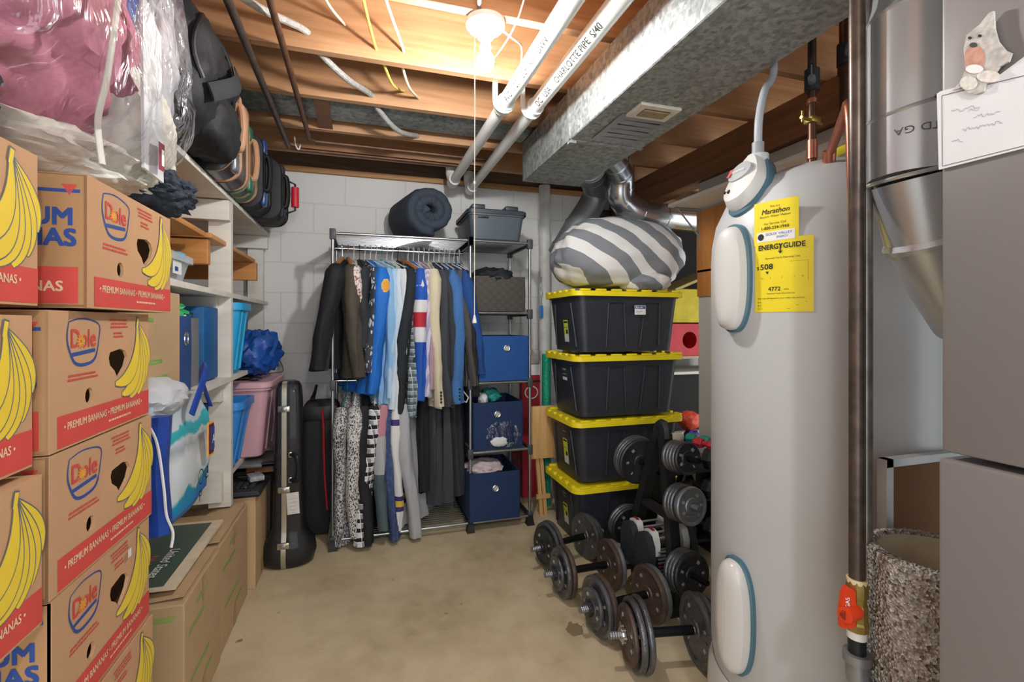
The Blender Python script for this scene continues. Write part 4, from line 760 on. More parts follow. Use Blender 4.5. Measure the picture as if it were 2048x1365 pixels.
suitcase('suitcase','black suitcase with tan leather handle and trim, nearest the duffel',2.10,2.42,-.49,1.895,2.30,BLS,TANL,TANL,mat('#80838A',.3,.5))
suitcase('suitcase','dark green suitcase with tan trim between black and navy cases',2.44,2.64,-.50,1.895,2.235,GRS,TANL,TANL,GRS)
suitcase('suitcase','grey suitcase with blue corners at the far end of the top shelf',2.69,2.94,-.485,1.895,2.27,DS,BLK,BLK,NVS)
t=suitcase('suitcase','soft black case with red handle wrap, last on the top shelf',2.96,3.24,-.44,1.895,2.235,DS,BLK,BLK,DS)
t['label']='soft black case with a red handle wrap, last on the top shelf'
d=MB(); d.cyl((-.395,3.20,2.02),(-.395,3.20,2.14),.022,mat('#D02236',.5),n=16); d.build('red_handle_wrap',t)
d=MB(); d.tube([(-.44,3.20,1.98),(-.395,3.20,2.0),(-.395,3.20,2.16),(-.44,3.20,2.18)],.006,BLK,8); d.build('carry_handle',t)
# ================================================================ TROMBONE CASE + BLACK BAG
TC=mat('#17181D',.32,0,.2,60,.5,260,coat=.3,name='case_vinyl'); NK=mat('#C9C6B8',.25,.9,.05,name='nickel')
t=thing('trombone_case','tall black instrument case with a flared base and steel band, standing upright','instrument case',(-.385,2.88,0))
def tc(z,hw,hd,e=.5): return [V((-.385+hw*abs(math.cos(a))**e*(1 if math.cos(a)>=0 else -1),2.88+hd*abs(math.sin(a))**e*(1 if math.sin(a)>=0 else -1),z)) for a in [2*PI*i/40 for i in range(40)]]
d=MB(); d.loft([tc(z,w_,h_,e) for z,w_,h_,e in ((.0,.105,.085,.8),(.015,.128,.10,.8),(.06,.140,.11,.85),(.11,.132,.105,.8),(.16,.100,.09,.65),(.20,.082,.08,.5),(.30,.078,.078,.45),(.60,.072,.075,.45),(.90,.066,.072,.45),(.96,.062,.068,.5),(.985,.05,.055,.6),(.995,.03,.035,.8))],TC); d.build('case_shell',t,sm=50)
d=MB()
def band(z): 
    k=[(0,.085),(.015,.10),(.06,.11),(.11,.105),(.16,.09),(.20,.08),(.30,.078),(.60,.075),(.90,.072),(.96,.068),(.985,.055),(.995,.03)]
    for i in range(len(k)-1):
        if k[i][0]<=z<=k[i+1][0]: q=(z-k[i][0])/(k[i+1][0]-k[i][0]); return k[i][1]*(1-q)+k[i+1][1]*q
    return .03
zs=[.0,.015,.03,.06,.09,.11,.135,.16,.18,.2,.3,.45,.6,.75,.9,.96,.985,.994]
bxx=-.40
d.loft([[V((bxx-.014,2.88-band(z)+.004,z)),V((bxx-.012,2.88-band(z)-.004,z)),V((bxx+.012,2.88-band(z)-.004,z)),V((bxx+.014,2.88-band(z)+.004,z))] for z in zs],NK); d.build('metal_band',t)
for z in (.13,.42,.85):
    d=MB(); d.box((bxx,2.88-band(z)-.008,z),(.062,.010,.034),NK,.006,seg=3,rot=(0,0,0)); d.box((bxx,2.88-band(z)-.014,z),(.028,.008,.02),STEEL,.003); d.build('latch',t)
d=MB(); d.tube(bez([(-.365,2.80,.47),(-.335,2.765,.475),(-.325,2.76,.53),(-.335,2.765,.60),(-.365,2.80,.605)],6),.011,BLK,10); d.build('handle',t)
for z in (.47,.605):
    d=MB(); d.box((-.37,2.80,z),(.018,.01,.03),NK,.003); d.build('handle_mount',t)
d=MB(); d.box((-.355,2.795,.345),(.06,.003,.115),mat('#D6D3CC',.6),.0,rot=(0,-.05,0)); fr=plane((-.385,2.793,.29),(1,0,0),(0,0,1)); 
for i in range(4): d.stroke(fr,[(.01,.02+.02*i),(.048,.022+.02*i)],.001,GREYP,.001)
d.build('luggage_tag',t,sm=0)
t=thing('sports_bag','tall black fabric bag with a red zip edge behind the instrument case','bag',(-.25,3.22,0))
BF=mat('#222225',.85,0,.12,12,.2,60)
d=MB(); d.loft([rr3(-.245+.0*z,3.22,z,.10*k,.10*k,.03) for z,k in ((.03,.9),(.06,1),(.4,1.0),(.75,.98),(.81,.95),(.825,.8))],BF); d.build('bag_body',t,sm=50)
d=MB(); d.box((-.245,3.22,.76),(.207,.207,.1),BLK,.02); d.build('bag_cap',t)
d=MB(); d.tube(bez([(-.235,3.115,.79),(-.228,3.112,.7),(-.22,3.11,.4),(-.205,3.11,.18)],6),.012,mat('#C2303C',.5),8,flatx=.6); d.build('red_zip_edge',t)
d=MB(); d.tube(bez([(-.30,3.2,.83),(-.29,3.2,.86),(-.28,3.18,.89),(-.27,3.17,.93)],5),[.02]*5+[.016]*5+[.012]*6,BLK,8,flatx=.7); d.build('knotted_strap',t)
d=MB(); d.cyl((-.195,3.10,.03),(-.165,3.10,.03),.03,BLK,n=18); d.build('wheel',t)
# ================================================================ CLOTHES RACK
RKY0,RKY1=2.95,3.39; PX=(-.165,.645,1.04)
rk=thing('clothes_rack','two part silver and black clothes rack with wire shelves against the back wall','rack',(.44,3.17,0))
for x in PX:
    for y in (RKY0,RKY1):
        d=MB(); d.cyl((x,y,.03),(x,y,1.83),.0095,STEEL,n=16); d.build('pole',rk)
        d=MB(); d.loft([[V((x+a*k,y+b*k*1.1,z)) for a,b in ((-.02,-.02),(.02,-.02),(.02,.02),(-.02,.02))] for z,k in ((0,1.25),(.05,.8),(.075,.75))],BLK); d.build('foot',rk,sm=0)
def wshelf(x0,x1,z,nm='wire_shelf'):
    for y in (RKY0,RKY1): d=MB(); d.cyl((x0,y,z),(x1,y,z),.0085,STEEL,n=12); d.build('shelf_rail',rk)
    d=MB(); n=14
    for i in range(n): y=RKY0+.02+(RKY1-RKY0-.04)*i/(n-1); d.cyl((x0,y,z-.002),(x1,y,z-.002),.0022,STEEL,n=6,caps=False)
    d.build(nm,rk)
    for x in (x0,x1):
        d=MB(); d.box((x,3.17,z-.004),(.022,.44,.028),BLK,.004); d.build('side_bracket',rk)
        for y in (RKY0,RKY1): d=MB(); d.box((x,y,z-.006),(.034,.034,.062),GREYP,.005); d.build('joint',rk)
for a in (1.83,.055): wshelf(PX[0],PX[1],a)
for a in (1.83,1.375,.93,.493,.055): wshelf(PX[1],PX[2],a)
for z,y in ((1.776,3.17),(.955,3.14)): d=MB(); d.cyl((PX[0],y,z),(PX[1],y,z),.011,CHROME,n=16); d.build('hanging_rod',rk)
for y in (RKY0,RKY1): d=MB(); d.box((PX[0],y,.95),(.03,.03,.06),GREYP,.005); d.build('joint',rk)
# ---------------------------------------------------------------- garments
def pxx(px,y=2.93): u=(px-1024)/959; return y*(math.sin(YAW)+u*math.cos(YAW))/(math.cos(YAW)-u*math.sin(YAW))
def pyz(py,d_=2.86): return 1.3-(py-650)/959*d_
HM={'w':mat('#E6E6E4',.4),'b':BLK,'wood':mat('#A8703F',.5,0,.1,20),'t':mat('#3C8C8C',.4),'c':CHROME}
def garment(name,label,cat,xr,yr,zr,psh,phem,pyhem,bm_,sm_=None,hw=.215,ht=.024,sl=1.0,hang='w',pants=False,ynear=2.95,srad=.043,group=None,seed=0,short=False,extra=None,body_len=None):
    xn=pxx(psh,ynear); yaw=math.atan2(xn-xr,yr-ynear); lean=pxx(phem,ynear)-xn; zh=max(.02,pyz(pyhem))
    dr=V((math.sin(yaw),-math.cos(yaw),0)); nr=V((math.cos(yaw),math.sin(yaw),0)); L=(yr-ynear)/math.cos(yaw)
    O=V((xr,yr,zr)); zsh=zr-.155; hlen=zsh-zh
    t=thing(name,label,cat,(xr,yr,zr),group); rnd=random.Random(seed*17+5)
    ph=[rnd.uniform(0,6.28) for _ in range(4)]; hw=min(hw,L)
    def Wd(a,b,z): k=max(0,(zsh-z)/max(hlen,.1)); return O+dr*a+nr*b+V((lean*k,0,z-zr))
    rings=[]; n=44; zb=zh if body_len is None else max(.02,zsh-body_len); steps=16
    prof=[(zr-.07,.04,.018),(zr-.09,.06,.024),(zr-.115,hw*.5,.026),(zsh,hw*.90,.03)] if not pants else [(zr-.075,.10,.012),(zr-.08,.125,.02)]
    if pants: hw=.135; zsh=zr-.09; hlen=zsh-zh
    for z,w_,th in prof: rings.append([Wd(w_*math.cos(2*PI*i/n),th*math.sin(2*PI*i/n),z) for i in range(n)])
    for s_ in range(1,steps+1):
        z=zsh+(zb-zsh)*s_/steps; q=s_/steps; r_=[]
        for i in range(n):
            a=2*PI*i/n; ww=hw*(.95+.10*q); th=ht*(1+.5*q)
            fold=(.015*q+.003)*math.sin(5*a+ph[0]+1.2*q)+(.008*q)*math.sin(9*a+ph[1]-2*q)+.004*math.sin(14*a+ph[2]+q*3)
            r_.append(Wd((ww+fold*.6)*math.cos(a),(th+0.0)*math.sin(a)+fold,z+.006*math.sin(3*a+ph[3])*q))
        rings.append(r_)
    d=MB(); d.loft(rings,bm_); b=d.build('trousers' if pants else 'garment_body',t,sm=70)
    if not pants:
        for sd in (1,-1):
            zl=zsh-(hlen*sl if not short else .2); P=[];R=[]
            for s_ in range(15):
                q=s_/14; z=zsh+.012+(zl-zsh)*q; a=(hw*.80+ .045*math.sin(min(1,q*3)*PI/2)+.008*math.sin(4*q+ph[0]))*sd; P.append(Wd(a+(.015*q if sd>0 else 0),.010*math.sin(5*q+ph[1])-.004,z)); R.append(srad*(1.12-.36*q+.05*math.sin(9*q+ph[2])+.03*math.sin(21*q+ph[3])))
            R[0]*=.7; d=MB(); d.tube(P,R,sm_ or bm_,26,flatx=.72)
            for vi,v_ in enumerate(d.v):
                e_=noise.noise(V((v_.x*28+seed*3,v_.y*28,v_.z*5)))+.6*noise.noise(V((v_.x*60,v_.y*60+seed,v_.z*11))); d.v[vi]=v_+nr*e_*.011+dr*e_*.012
            sv=d.build('sleeve',t,sm=70)
            if extra and sd>0: extra(sv,t,P,R,dr,nr)
    h=HM[hang]; d=MB(); hk=[O+V((0,0,.012))+nr*.0+dr*(.017*math.sin(a))+V((0,0,.004+.017*math.cos(a)-.005)) for a in [math.radians(x) for x in range(-100,140,24)]]
    hk+= [O+V((0,0,-.03)),O+V((0,0,-.062))]; d.tube(hk,.0022,HM['c'] if hang=='wood' else h,6)
    e=min(.19,hw-.02) if not pants else .17; zz=-.062
    if hang=='wood': d.tube([O+dr*e+V((0,0,zz-.07)),O+dr*.1+V((0,0,zz-.03)),O+V((0,0,zz)),O-dr*.1+V((0,0,zz-.03)),O-dr*e+V((0,0,zz-.07))],[.010,.014,.014,.014,.010],h,8)
    else: d.tube([O+V((0,0,zz)),O+dr*e+V((0,0,zz-.062)),O+dr*(e-.01)+V((0,0,zz-.075)),O-dr*(e-.01)+V((0,0,zz-.075)),O-dr*e+V((0,0,zz-.062)),O+V((0,0,zz+.001))],.0038,h,6)
    d.build('hanger',t); return t
BLKC=mat('#191B20',.8,0,.25,12,.55,16,name='cloth'); OLI=mat('#4C463B',.8,0,.12,10,.55,16,name='cloth'); GRYT=mat('#2B3036',.85,0,.1,10,.55,16,name='cloth'); BRB=mat('#1E6FCB',.75,0,.06,8,.55,16,name='cloth')
SKY=mat('#86B6DE',.8,0,.06,8,.55,16,name='cloth'); LSK=mat('#A6C8E4',.8,0,.06,8,.55,16,name='cloth'); PALE=mat('#C6D6E6',.8,0,.05,8,.55,16,name='cloth'); WHTC=mat('#D8DBDE',.8,0,.05,8,.55,16,name='cloth'); BJ=mat('#20262D',.85,0,.1,8,.55,16,name='cloth'); CRM2=mat('#D2C9AE',.85,0,.05,8,.55,16,name='cloth'); DGS=mat('#3A3E44',.85,0,.1,8,.55,16,name='cloth'); CHC=mat('#30343A',.85,0,.1,8,.55,16,name='cloth')
STB=mat('#3E6EA8',.85,0,.1,14,.2,200); BRG=mat('#4A4846',.85,0,.1,10,.55,16,name='cloth'); NVB=mat('#1A4687',.85,0,.08,10,.55,16,name='cloth'); PKG=mat('#A98E96',.8,0,.08,9,.55,16,name='cloth')
PAIS=spots('paisley','#C4C9D2','#3A3E4A',55,.35,stretch=(1,1,.5)); REDP=spots('red_print','#A0605A','#DEDAD8',90,.40); PLG=plaid('plaid_green','#8FA0A4','#4E6068','#D6DCDC',24); NVF=spots('navy_floral','#C9CED8','#25305A',60,.30)
LAV=stripes('lavender_stripe','#C9C6DA','#A39FC4',60,(0,1,.1)); FLAG=zramp('flag_sleeve',[(0,'#1F55B4'),(.29,'#D8DADF'),(.40,'#B32436'),(.51,'#DCDDE2'),(.60,'#1F55B4')],lo=-.82,hi=-.0)
rx=lambda i,n=23,a=-.12,b=.615: a+(b-a)*i/(n-1)
def patch(sv,t,P,R,dr,nr):
    c=P[2]; o=c+dr*(R[2]+.002)-nr*.0; d=MB(); fr=lambda u,v,w=0: c+nr*(R[2]*.72*math.sin(u/(R[2]*.8)))+dr*((R[2]+.004+w)*math.cos(u/(R[2]*.8)))+V((0,0,v))
    pts=[(-.03,.015),(-.015,.04),(.012,.042),(.032,.02),(.03,-.025),(.0,-.042),(-.028,-.03)]
    q=[]; 
    for i in range(len(pts)): a,b=pts[i],pts[(i+1)%len(pts)]; q+=[(a[0]+(b[0]-a[0])*k/5,a[1]+(b[1]-a[1])*k/5) for k in range(5)]
    for rr,m,o2 in ((1,mat('#E8C98A',.7),.0),(.86,mat('#E3A33C',.7,0,.1,90),.0012)):
        for i in range(len(q)): a,b=q[i],q[(i+1)%len(q)]; d.add([fr(0,0,o2),fr(a[0]*rr,a[1]*rr,o2),fr(b[0]*rr,b[1]*rr,o2)],[(0,1,2)],m)
    d.build('sleeve_patch',sv,sm=0)
def star(sv,t,P,R,dr,nr):
    c=P[2]; fr=lambda u,v,w=0: c+nr*(R[2]*.74*math.sin(u/(R[2]*.9)))+dr*((R[2]+.005+w)*math.cos(u/(R[2]*.9)))+V((0,0,v)); d=MB()
    pts=[((.05 if k%2==0 else .02)*math.cos(PI/2+k*PI/5),(.055 if k%2==0 else .022)*math.sin(PI/2+k*PI/5)) for k in range(10)]
    for i in range(10): a,b=pts[i],pts[(i+1)%10]; d.add([fr(0,0),fr(*a),fr(*b)],[(0,1,2)],WHTC)
    d.build('white_star',sv,sm=0)
def btns(sv,t,P,R,dr,nr):
    for k in range(4):
        c=P[-1]+V((0,0,.03+.02*k))+dr*(R[-1]+.004); d=MB(); d.lathe([(0,.004),(.005,.004),(.007,.001),(.007,-.004)],TXB,c,dr,n=10); d.build('cuff_button',sv)
Y0,Z0=3.17,1.776; G='shirts and jackets on the upper rod'
garment('suit_jacket','black suit on a wooden hanger, leftmost on the upper rod','jacket',rx(0),Y0,Z0,668,640,738,BLKC,hw=.25,ht=.06,hang='wood',ynear=2.92,srad=.070,seed=1)
garment('jacket','olive brown jacket on a wooden hanger beside the black suit','jacket',rx(1),Y0,Z0,704,716,757,OLI,ht=.05,hang='wood',srad=.072,seed=2)
garment('shirt','white and red patterned short sleeve shirt next to the olive jacket','shirt',rx(2),Y0,Z0,714,716,640,REDP,short=True,hang='w',seed=3,srad=.05)
garment('shirt','plain charcoal shirt between the red print and the paisley shirts','shirt',rx(3),Y0,Z0,734,726,700,GRYT,hang='b',seed=4)
garment('shirt','grey paisley patterned shirt left of the bright blue one','shirt',rx(4),Y0,Z0,752,742,748,PAIS,hang='w',seed=5)
garment('sweatshirt','bright blue sweatshirt with a gold patch on its sleeve','sweatshirt',rx(5),Y0,Z0,782,752,790,BRB,hang='w',srad=.062,seed=6,extra=patch,ynear=2.90)
garment('shirt','sky blue shirt just right of the bright blue sweatshirt','shirt',rx(6),Y0,Z0,792,778,812,SKY,hang='w',seed=7)
garment('shirt','light blue shirt behind the sky blue one','shirt',rx(7),Y0,Z0,799,784,800,LSK,hang='t',seed=8)
garment('shirt','very pale blue shirt beside the white one','shirt',rx(8),Y0,Z0,806,788,822,PALE,hang='w',seed=9)
garment('shirt','white long shirt left of the long black jacket','shirt',rx(9),Y0,Z0,816,797,842,WHTC,hang='w',seed=10,srad=.05)
garment('jacket','long black jacket in the middle of the upper rod','jacket',rx(10),Y0,Z0,830,803,832,BJ,hang='b',seed=11,srad=.058,ynear=2.92)
garment('shirt','grey green plaid shirt right of the long black jacket','shirt',rx(11),Y0,Z0,839,826,840,PLG,hang='wood',seed=12,srad=.05)
garment('shirt','navy shirt with white floral print beside the flag sleeve','shirt',rx(12),Y0,Z0,842,834,730,NVF,hang='w',seed=13)
garment('sweater','royal blue sweater with a white star and red stripe on the sleeve','sweater',rx(13),Y0,Z0,851,842,806,BRB,FLAG,hang='w',srad=.056,seed=14,extra=star,ynear=2.90)
garment('shirt','lavender striped shirt right of the star sweater','shirt',rx(14),Y0,Z0,859,857,800,LAV,hang='w',seed=15)
garment('shirt','dusty pink shirt left of the cream jacket','shirt',rx(15),Y0,Z0,865,866,785,PKG,hang='w',seed=16)
garment('jacket','cream jacket on the upper rod','jacket',rx(16),Y0,Z0,872,880,822,CRM2,hang='w',srad=.055,seed=17,extra=btns,ynear=2.91)
garment('suit_jacket','dark grey suit jacket beside the cream one','jacket',rx(17),Y0,Z0,888,896,822,DGS,hang='w',srad=.05,seed=18)
garment('suit_jacket','charcoal suit jacket left of the steel blue blazer','jacket',rx(18),Y0,Z0,900,908,818,CHC,hang='w',srad=.05,seed=19)
garment('blazer','steel blue blazer with black cuff buttons','blazer',rx(19),Y0,Z0,915,921,816,STB,hang='w',srad=.060,seed=20,extra=btns,ynear=2.91)
garment('jacket','brownish grey jacket right of the steel blue blazer','jacket',rx(20),Y0,Z0,928,945,782,BRG,hang='w',srad=.05,seed=21)
garment('blazer','deep navy blue blazer leaning over the basket side','blazer',rx(21),Y0,Z0,936,962,757,NVB,hang='w',srad=.055,seed=22)
garment('jacket','black jacket, rightmost on the upper rod','jacket',rx(22),Y0,Z0,938,950,802,BLKC,hang='w',seed=23)
LEO=spots('leopard_print','#222226','#C4C3C2',150,.5); LEO2=spots('leopard_print_light','#2A2A2E','#D4D2D0',140,.45); PBW=plaid('plaid_black','#D2D3D6','#15161A','#F0F0F0',19); CB=zramp('colour_block',[(0,'#4E6066'),(.42,'#A9ACAF'),(.66,'#B9808C')],lo=-.9,hi=-.0)
HN=mat('#3C4E78',.9,0,.35,50); JER=zramp('jersey',[(0,'#D5D4D4'),(.16,'#3A2C6C'),(.19,'#D8B33A'),(.23,'#3A2C6C'),(.26,'#DCDBDA'),(.72,'#3A2C6C'),(.76,'#DCDBDA'),(.82,'#3A2C6C')],lo=-.9,hi=0); LGH=mat('#A9ACB1',.9,0,.06,10,.15,100); PBK=mat('#1B1C20',.85,0,.15,10,.55,16,name='cloth'); PDG=mat('#3B3E43',.85,0,.1,10,.55,16,name='cloth'); PCH=mat('#313438',.85,0,.1,10,.55,16,name='cloth')
lx2=lambda i: -.09+.055*i
Y1,Z1=3.14,.955
garment('dress','black and white leopard print dress, leftmost on the lower rod','dress',lx2(0),Y1,Z1,684,674,1085,LEO,ht=.045,hang='t',ynear=2.88,srad=.05,seed=31,sl=.9)
garment('cardigan','lighter leopard print cardigan beside the leopard dress','cardigan',lx2(1),Y1,Z1,705,712,1062,LEO2,ht=.04,hang='w',ynear=2.86,srad=.062,seed=32)
garment('top','plain black top behind the leopard cardigan','top',lx2(2),Y1,Z1,727,732,1085,BLKC,ht=.04,hang='b',ynear=2.90,srad=.055,seed=33)
garment('shirt','black and white plaid shirt on the lower rod','shirt',lx2(3),Y1,Z1,748,722,1094,PBW,hang='w',ynear=2.86,srad=.06,seed=34)
garment('sweater','pink, grey and green colour block sweater on the lower rod','sweater',lx2(4),Y1,Z1,762,764,1055,CB,hang='w',ynear=2.88,srad=.052,seed=35)
garment('sweater','heathered navy sweater on the lower rod','sweater',lx2(5),Y1,Z1,775,786,1078,HN,hang='w',ynear=2.88,srad=.045,seed=36)
garment('jersey','white jersey with purple and yellow bands on the lower rod','jersey',lx2(6),Y1,Z1,793,793,1062,JER,hang='w',ynear=2.89,srad=.042,seed=37)
garment('sweatshirt','light grey sweatshirt whose sleeve nearly reaches the floor','sweatshirt',lx2(7),Y1,Z1,800,826,1086,LGH,hang='w',ynear=2.86,srad=.06,seed=38,body_len=.7)
garment('trousers','black trousers right of the light grey sweatshirt','trousers',lx2(9)-.02,Y1,Z1,838,838,1000,PBK,pants=True,ht=.035,hang='b',seed=39)
garment('trousers','dark grey trousers in the middle of the three folded pairs','trousers',lx2(10),Y1,Z1,864,864,1030,PDG,pants=True,ht=.04,seed=40)
garment('trousers','dark grey trousers second from the right on the lower rod','trousers',lx2(11)+.02,Y1,Z1,888,892,1026,PDG,pants=True,ht=.035,seed=41)
garment('trousers','charcoal trousers, rightmost on the lower rod','trousers',lx2(12)+.02,Y1,Z1,902,908,1015,PCH,pants=True,ht=.03,seed=42)
d=MB(); O=V((.60,3.1,.955)); d.tube([O+V((0,.01,.0)),O+V((0,-.012,.018)),O+V((0,0,-.03)),O+V((0,0,-.05)),O+V((.03,-.16,-.11)),O+V((.02,-.15,-.14)),O+V((-.03,.14,-.14)),O+V((-.02,.15,-.11)),O+V((0,0,-.051))],.004,HM['w'],6); tag(d.build('hanger'),'empty white plastic hanger at the right end of the lower rod','hanger')
# ---------------------------------------------------------------- things on the rack
SB=mat('#2E3744',.85,0,.12,9,.2,70,name='quilted_navy')
d=MB(); N=150; rings=[]; ax0=V((.41,2.95,2.005)); axd=V((-.22,1,0.03)).normalized(); side=V((1,.22,0)).normalized()
pts=[]
for i in range(N+1):
    a=i/N*2*PI*2.35; r=.032+.046*a/(2*PI); pts.append((a,r))
for i,(a,r) in enumerate(pts):
    c=ax0+side*(r*math.cos(a+2.6))+V((0,0,r*math.sin(a+2.6)*.93)); n_=(side*math.cos(a+2.6)+V((0,0,1))*math.sin(a+2.6)); rg=[]
    for k in range(16):
        q=2*PI*k/16; th=.036*(1+.22*noise.noise(V((a*3.2,k*.5,1)))); ca=math.cos(q); sa=math.sin(q)
        ln=.225; rg.append(c+axd*(ln+(ln+.012*noise.noise(V((a*3,1,2))))*abs(ca)**.22*(1 if ca>=0 else -1))+n_*(th*abs(sa)**.7*(1 if sa>=0 else -1))) 
    rings.append(rg)
d.loft(rings,SB); tag(d.build('sleeping_bag',sm=70),'dark blue quilted sleeping bag rolled up on top of the rack','sleeping bag')
GT=mat('#4C565F',.4,0,.05,6)
t=tote('storage_tote','dark grey lidded storage tote on top of the rack beside the sleeping bag','tote',(.825,3.16,1.842),(.36,.40,.185),GT,True,.9,.03,.01,.03,mat('#343B44',.45))
for x in (.70,.92): d=MB(); d.box((x,3.0,2.05),(.085,.10,.028),mat('#343B44',.45),.006); d.build('lid_latch',t)
d=MB(); d.box((.73,2.951,1.985),(.07,.006,.012),mat('#2A3038',.5),.002); d.build('label_slot',t)
WVN=NT('woven_strap',.75); ck=WVN.n('TexChecker',Scale=1.0); WVN.l(WVN.map((34,34,38)),ck.inputs['Vector']); wv=WVN.n('TexWave',Scale=60.0); WVN.l(WVN.map(),wv.inputs['Vector']); WVN.bump(ck.outputs['Fac'],.8,.006); WVN=WVN.base(WVN.ramp(ck.outputs['Fac'],[(0,H('#443F3B')),(1,H('#4B4642'))]))
t=cubebin('woven_basket','dark brown woven basket of black clothes on the rack','x',None,None) if False else cubebin('woven_basket','dark brown woven basket of black clothes on the upper right shelf of the rack',(.85,3.15,1.387),(.335,.36,.225),WVN)
soft('black_clothes','black clothes heaped in the woven basket','x' and (.83,3.12,1.61),(.14,.15,.075),BLKC,.2,4,2.1,.2,8,'clothes',4)
FB=mat('#1B4F92',.85,0,.06,9,.2,120,name='blue_canvas'); FB2=mat('#182F58',.85,0,.08,9,.15,120,name='navy_canvas')
def grom(t,x,y,z):
    d=MB(); d.tube([V((x+.018*math.cos(a),y,z+.018*math.sin(a))) for a in [i*PI/10 for i in range(20)]],.0045,CHROME,8,closed=True); d.build('eyelet',t)
    d=MB(); d.cyl((x,y-.001,z),(x,y+.003,z),.014,mat('#AEB7BA',.5),n=16); d.build('eyelet_hole',t)
t=cubebin('fabric_bin','bright blue fabric bin on the middle shelf of the rack',(.86,3.14,.943),(.34,.40,.285),FB); grom(t,.88,2.932,1.15)
t=cubebin('fabric_bin','navy fabric bin covered in clear plastic on the second lowest rack shelf',(.83,3.14,.506),(.33,.38,.30),FB2); grom(t,.82,2.942,.73)
soft('plastic_wrap','clear plastic wrap around the navy bin on the rack','x' and (.86,2.945,.60),(.10,.012,.08),FILM,.3,4,2.1,.3,8,'wrap',4)
soft('white_fabric','white fabric bulge low on the plastic wrapped navy bin',(.83,2.938,.555),(.055,.012,.03),WHTC,.2,5,2.2,.15,8,'fabric',3)
soft('teal_cloth','teal cloth and white tissue sticking out of the plastic wrapped bin',(.82,3.1,.83),(.06,.08,.05),mat('#3AA39A',.5),.3,6,2.0,.3,8,'cloth',3)
soft('white_tissue','white tissue at the left of the teal cloth',(.75,3.05,.815),(.03,.05,.04),WHTC,.3,9,2.0,.3,8,'tissue',3)
t=cubebin('fabric_bin','navy fabric bin with pale pink clothes on the bottom rack shelf',(.80,3.12,.068),(.33,.40,.30),FB2); grom(t,.80,2.912,.27)
soft('pink_clothes','pale pink clothes heaped in the bottom navy bin',(.76,3.06,.372),(.12,.13,.045),mat('#CFC0C4',.85),.2,7,2.1,.22,7,'clothes',4)
# ================================================================ RIGHT OF THE RACK
OAK=wood('light_oak','#DDB27A','#C39558','Z',1,.5)
t=thing('folding_table','light wooden folding tray table leaning beside the rack','table',(1.15,3.04,0))
d=MB(); d.box((1.16,3.03,.575),(.20,.018,.36),OAK,.006,rot=(.05,0,0)); d.build('tabletop',t)
for x0,x1 in ((1.115,1.165),(1.145,1.195)): d=MB(); d.loft([[V((x+a,3.05+b+.02,z)) for a,b in ((-.012,-.012),(.012,-.012),(.012,.012),(-.012,.012))] for x,z in ((x1,.0),(x0,.62))],OAK); d.build('leg',t,sm=0)
d=MB(); d.box((1.175,3.06,.13),(.10,.02,.03),OAK,.002); d.build('stretcher',t,sm=0)
t=thing('red_box','red and white printed box with an oval outline, behind the rack end','box',(1.2,3.42,.0)); d=MB(); d.box((1.22,3.44,.50),(.16,.06,1.0),mat('#B3202E',.5),.003); d.build('box_body',t,sm=0); fr=plane((1.14,3.409,0),(1,0,0),(0,0,1)); d=MB(); d.stroke(fr,arc(.075,.79,.05,.045,0,345,20),.009,WHT,.002,True); d.rect(fr,0,.92,.16,1.0,WHT,.002); d.rect(fr,0,.865,.16,.88,TXB,.002); d.build('printed_oval',t,sm=0)
d=MB(); d.cyl((1.262,3.22,0),(1.262,3.22,1.09),.032,mat('#1FA07C',.35,0,.25,60,.6,70,name='green_foil'),n=20); tag(d.build('wrapping_roll'),'green shiny wrapping roll standing behind the bin stack','roll')
t=thing('wire_crate','dark wire crate with red contents behind the folding table','crate',(1.1,3.4,0)); d=MB()
for i in range(9): z=.02+.055*i; d.cyl((1.055,3.40,z),(1.14,3.40,z),.002,DKG,n=5)
for i in range(6): x=1.055+.017*i; d.cyl((x,3.40,.0),(x,3.40,.47),.002,DKG,n=5)
d.build('wire_mesh',t); d=MB(); d.box((1.097,3.45,.29),(.08,.07,.36),mat('#7E1F22',.5),.004); d.build('red_contents',t)
d=MB(); d.tube(bez([(1.285,3.385,1.66),(1.275,3.372,1.60),(1.285,3.368,1.55),(1.275,3.37,1.50),(1.28,3.37,1.44)],6),.006,GREYM,8); d.box((1.278,3.367,1.40),(.03,.014,.09),mat('#3C7FC4',.4),.006); tag(d.build('key_clip'),'metal clip with a blue tag hanging on the white vertical pipe','clip')
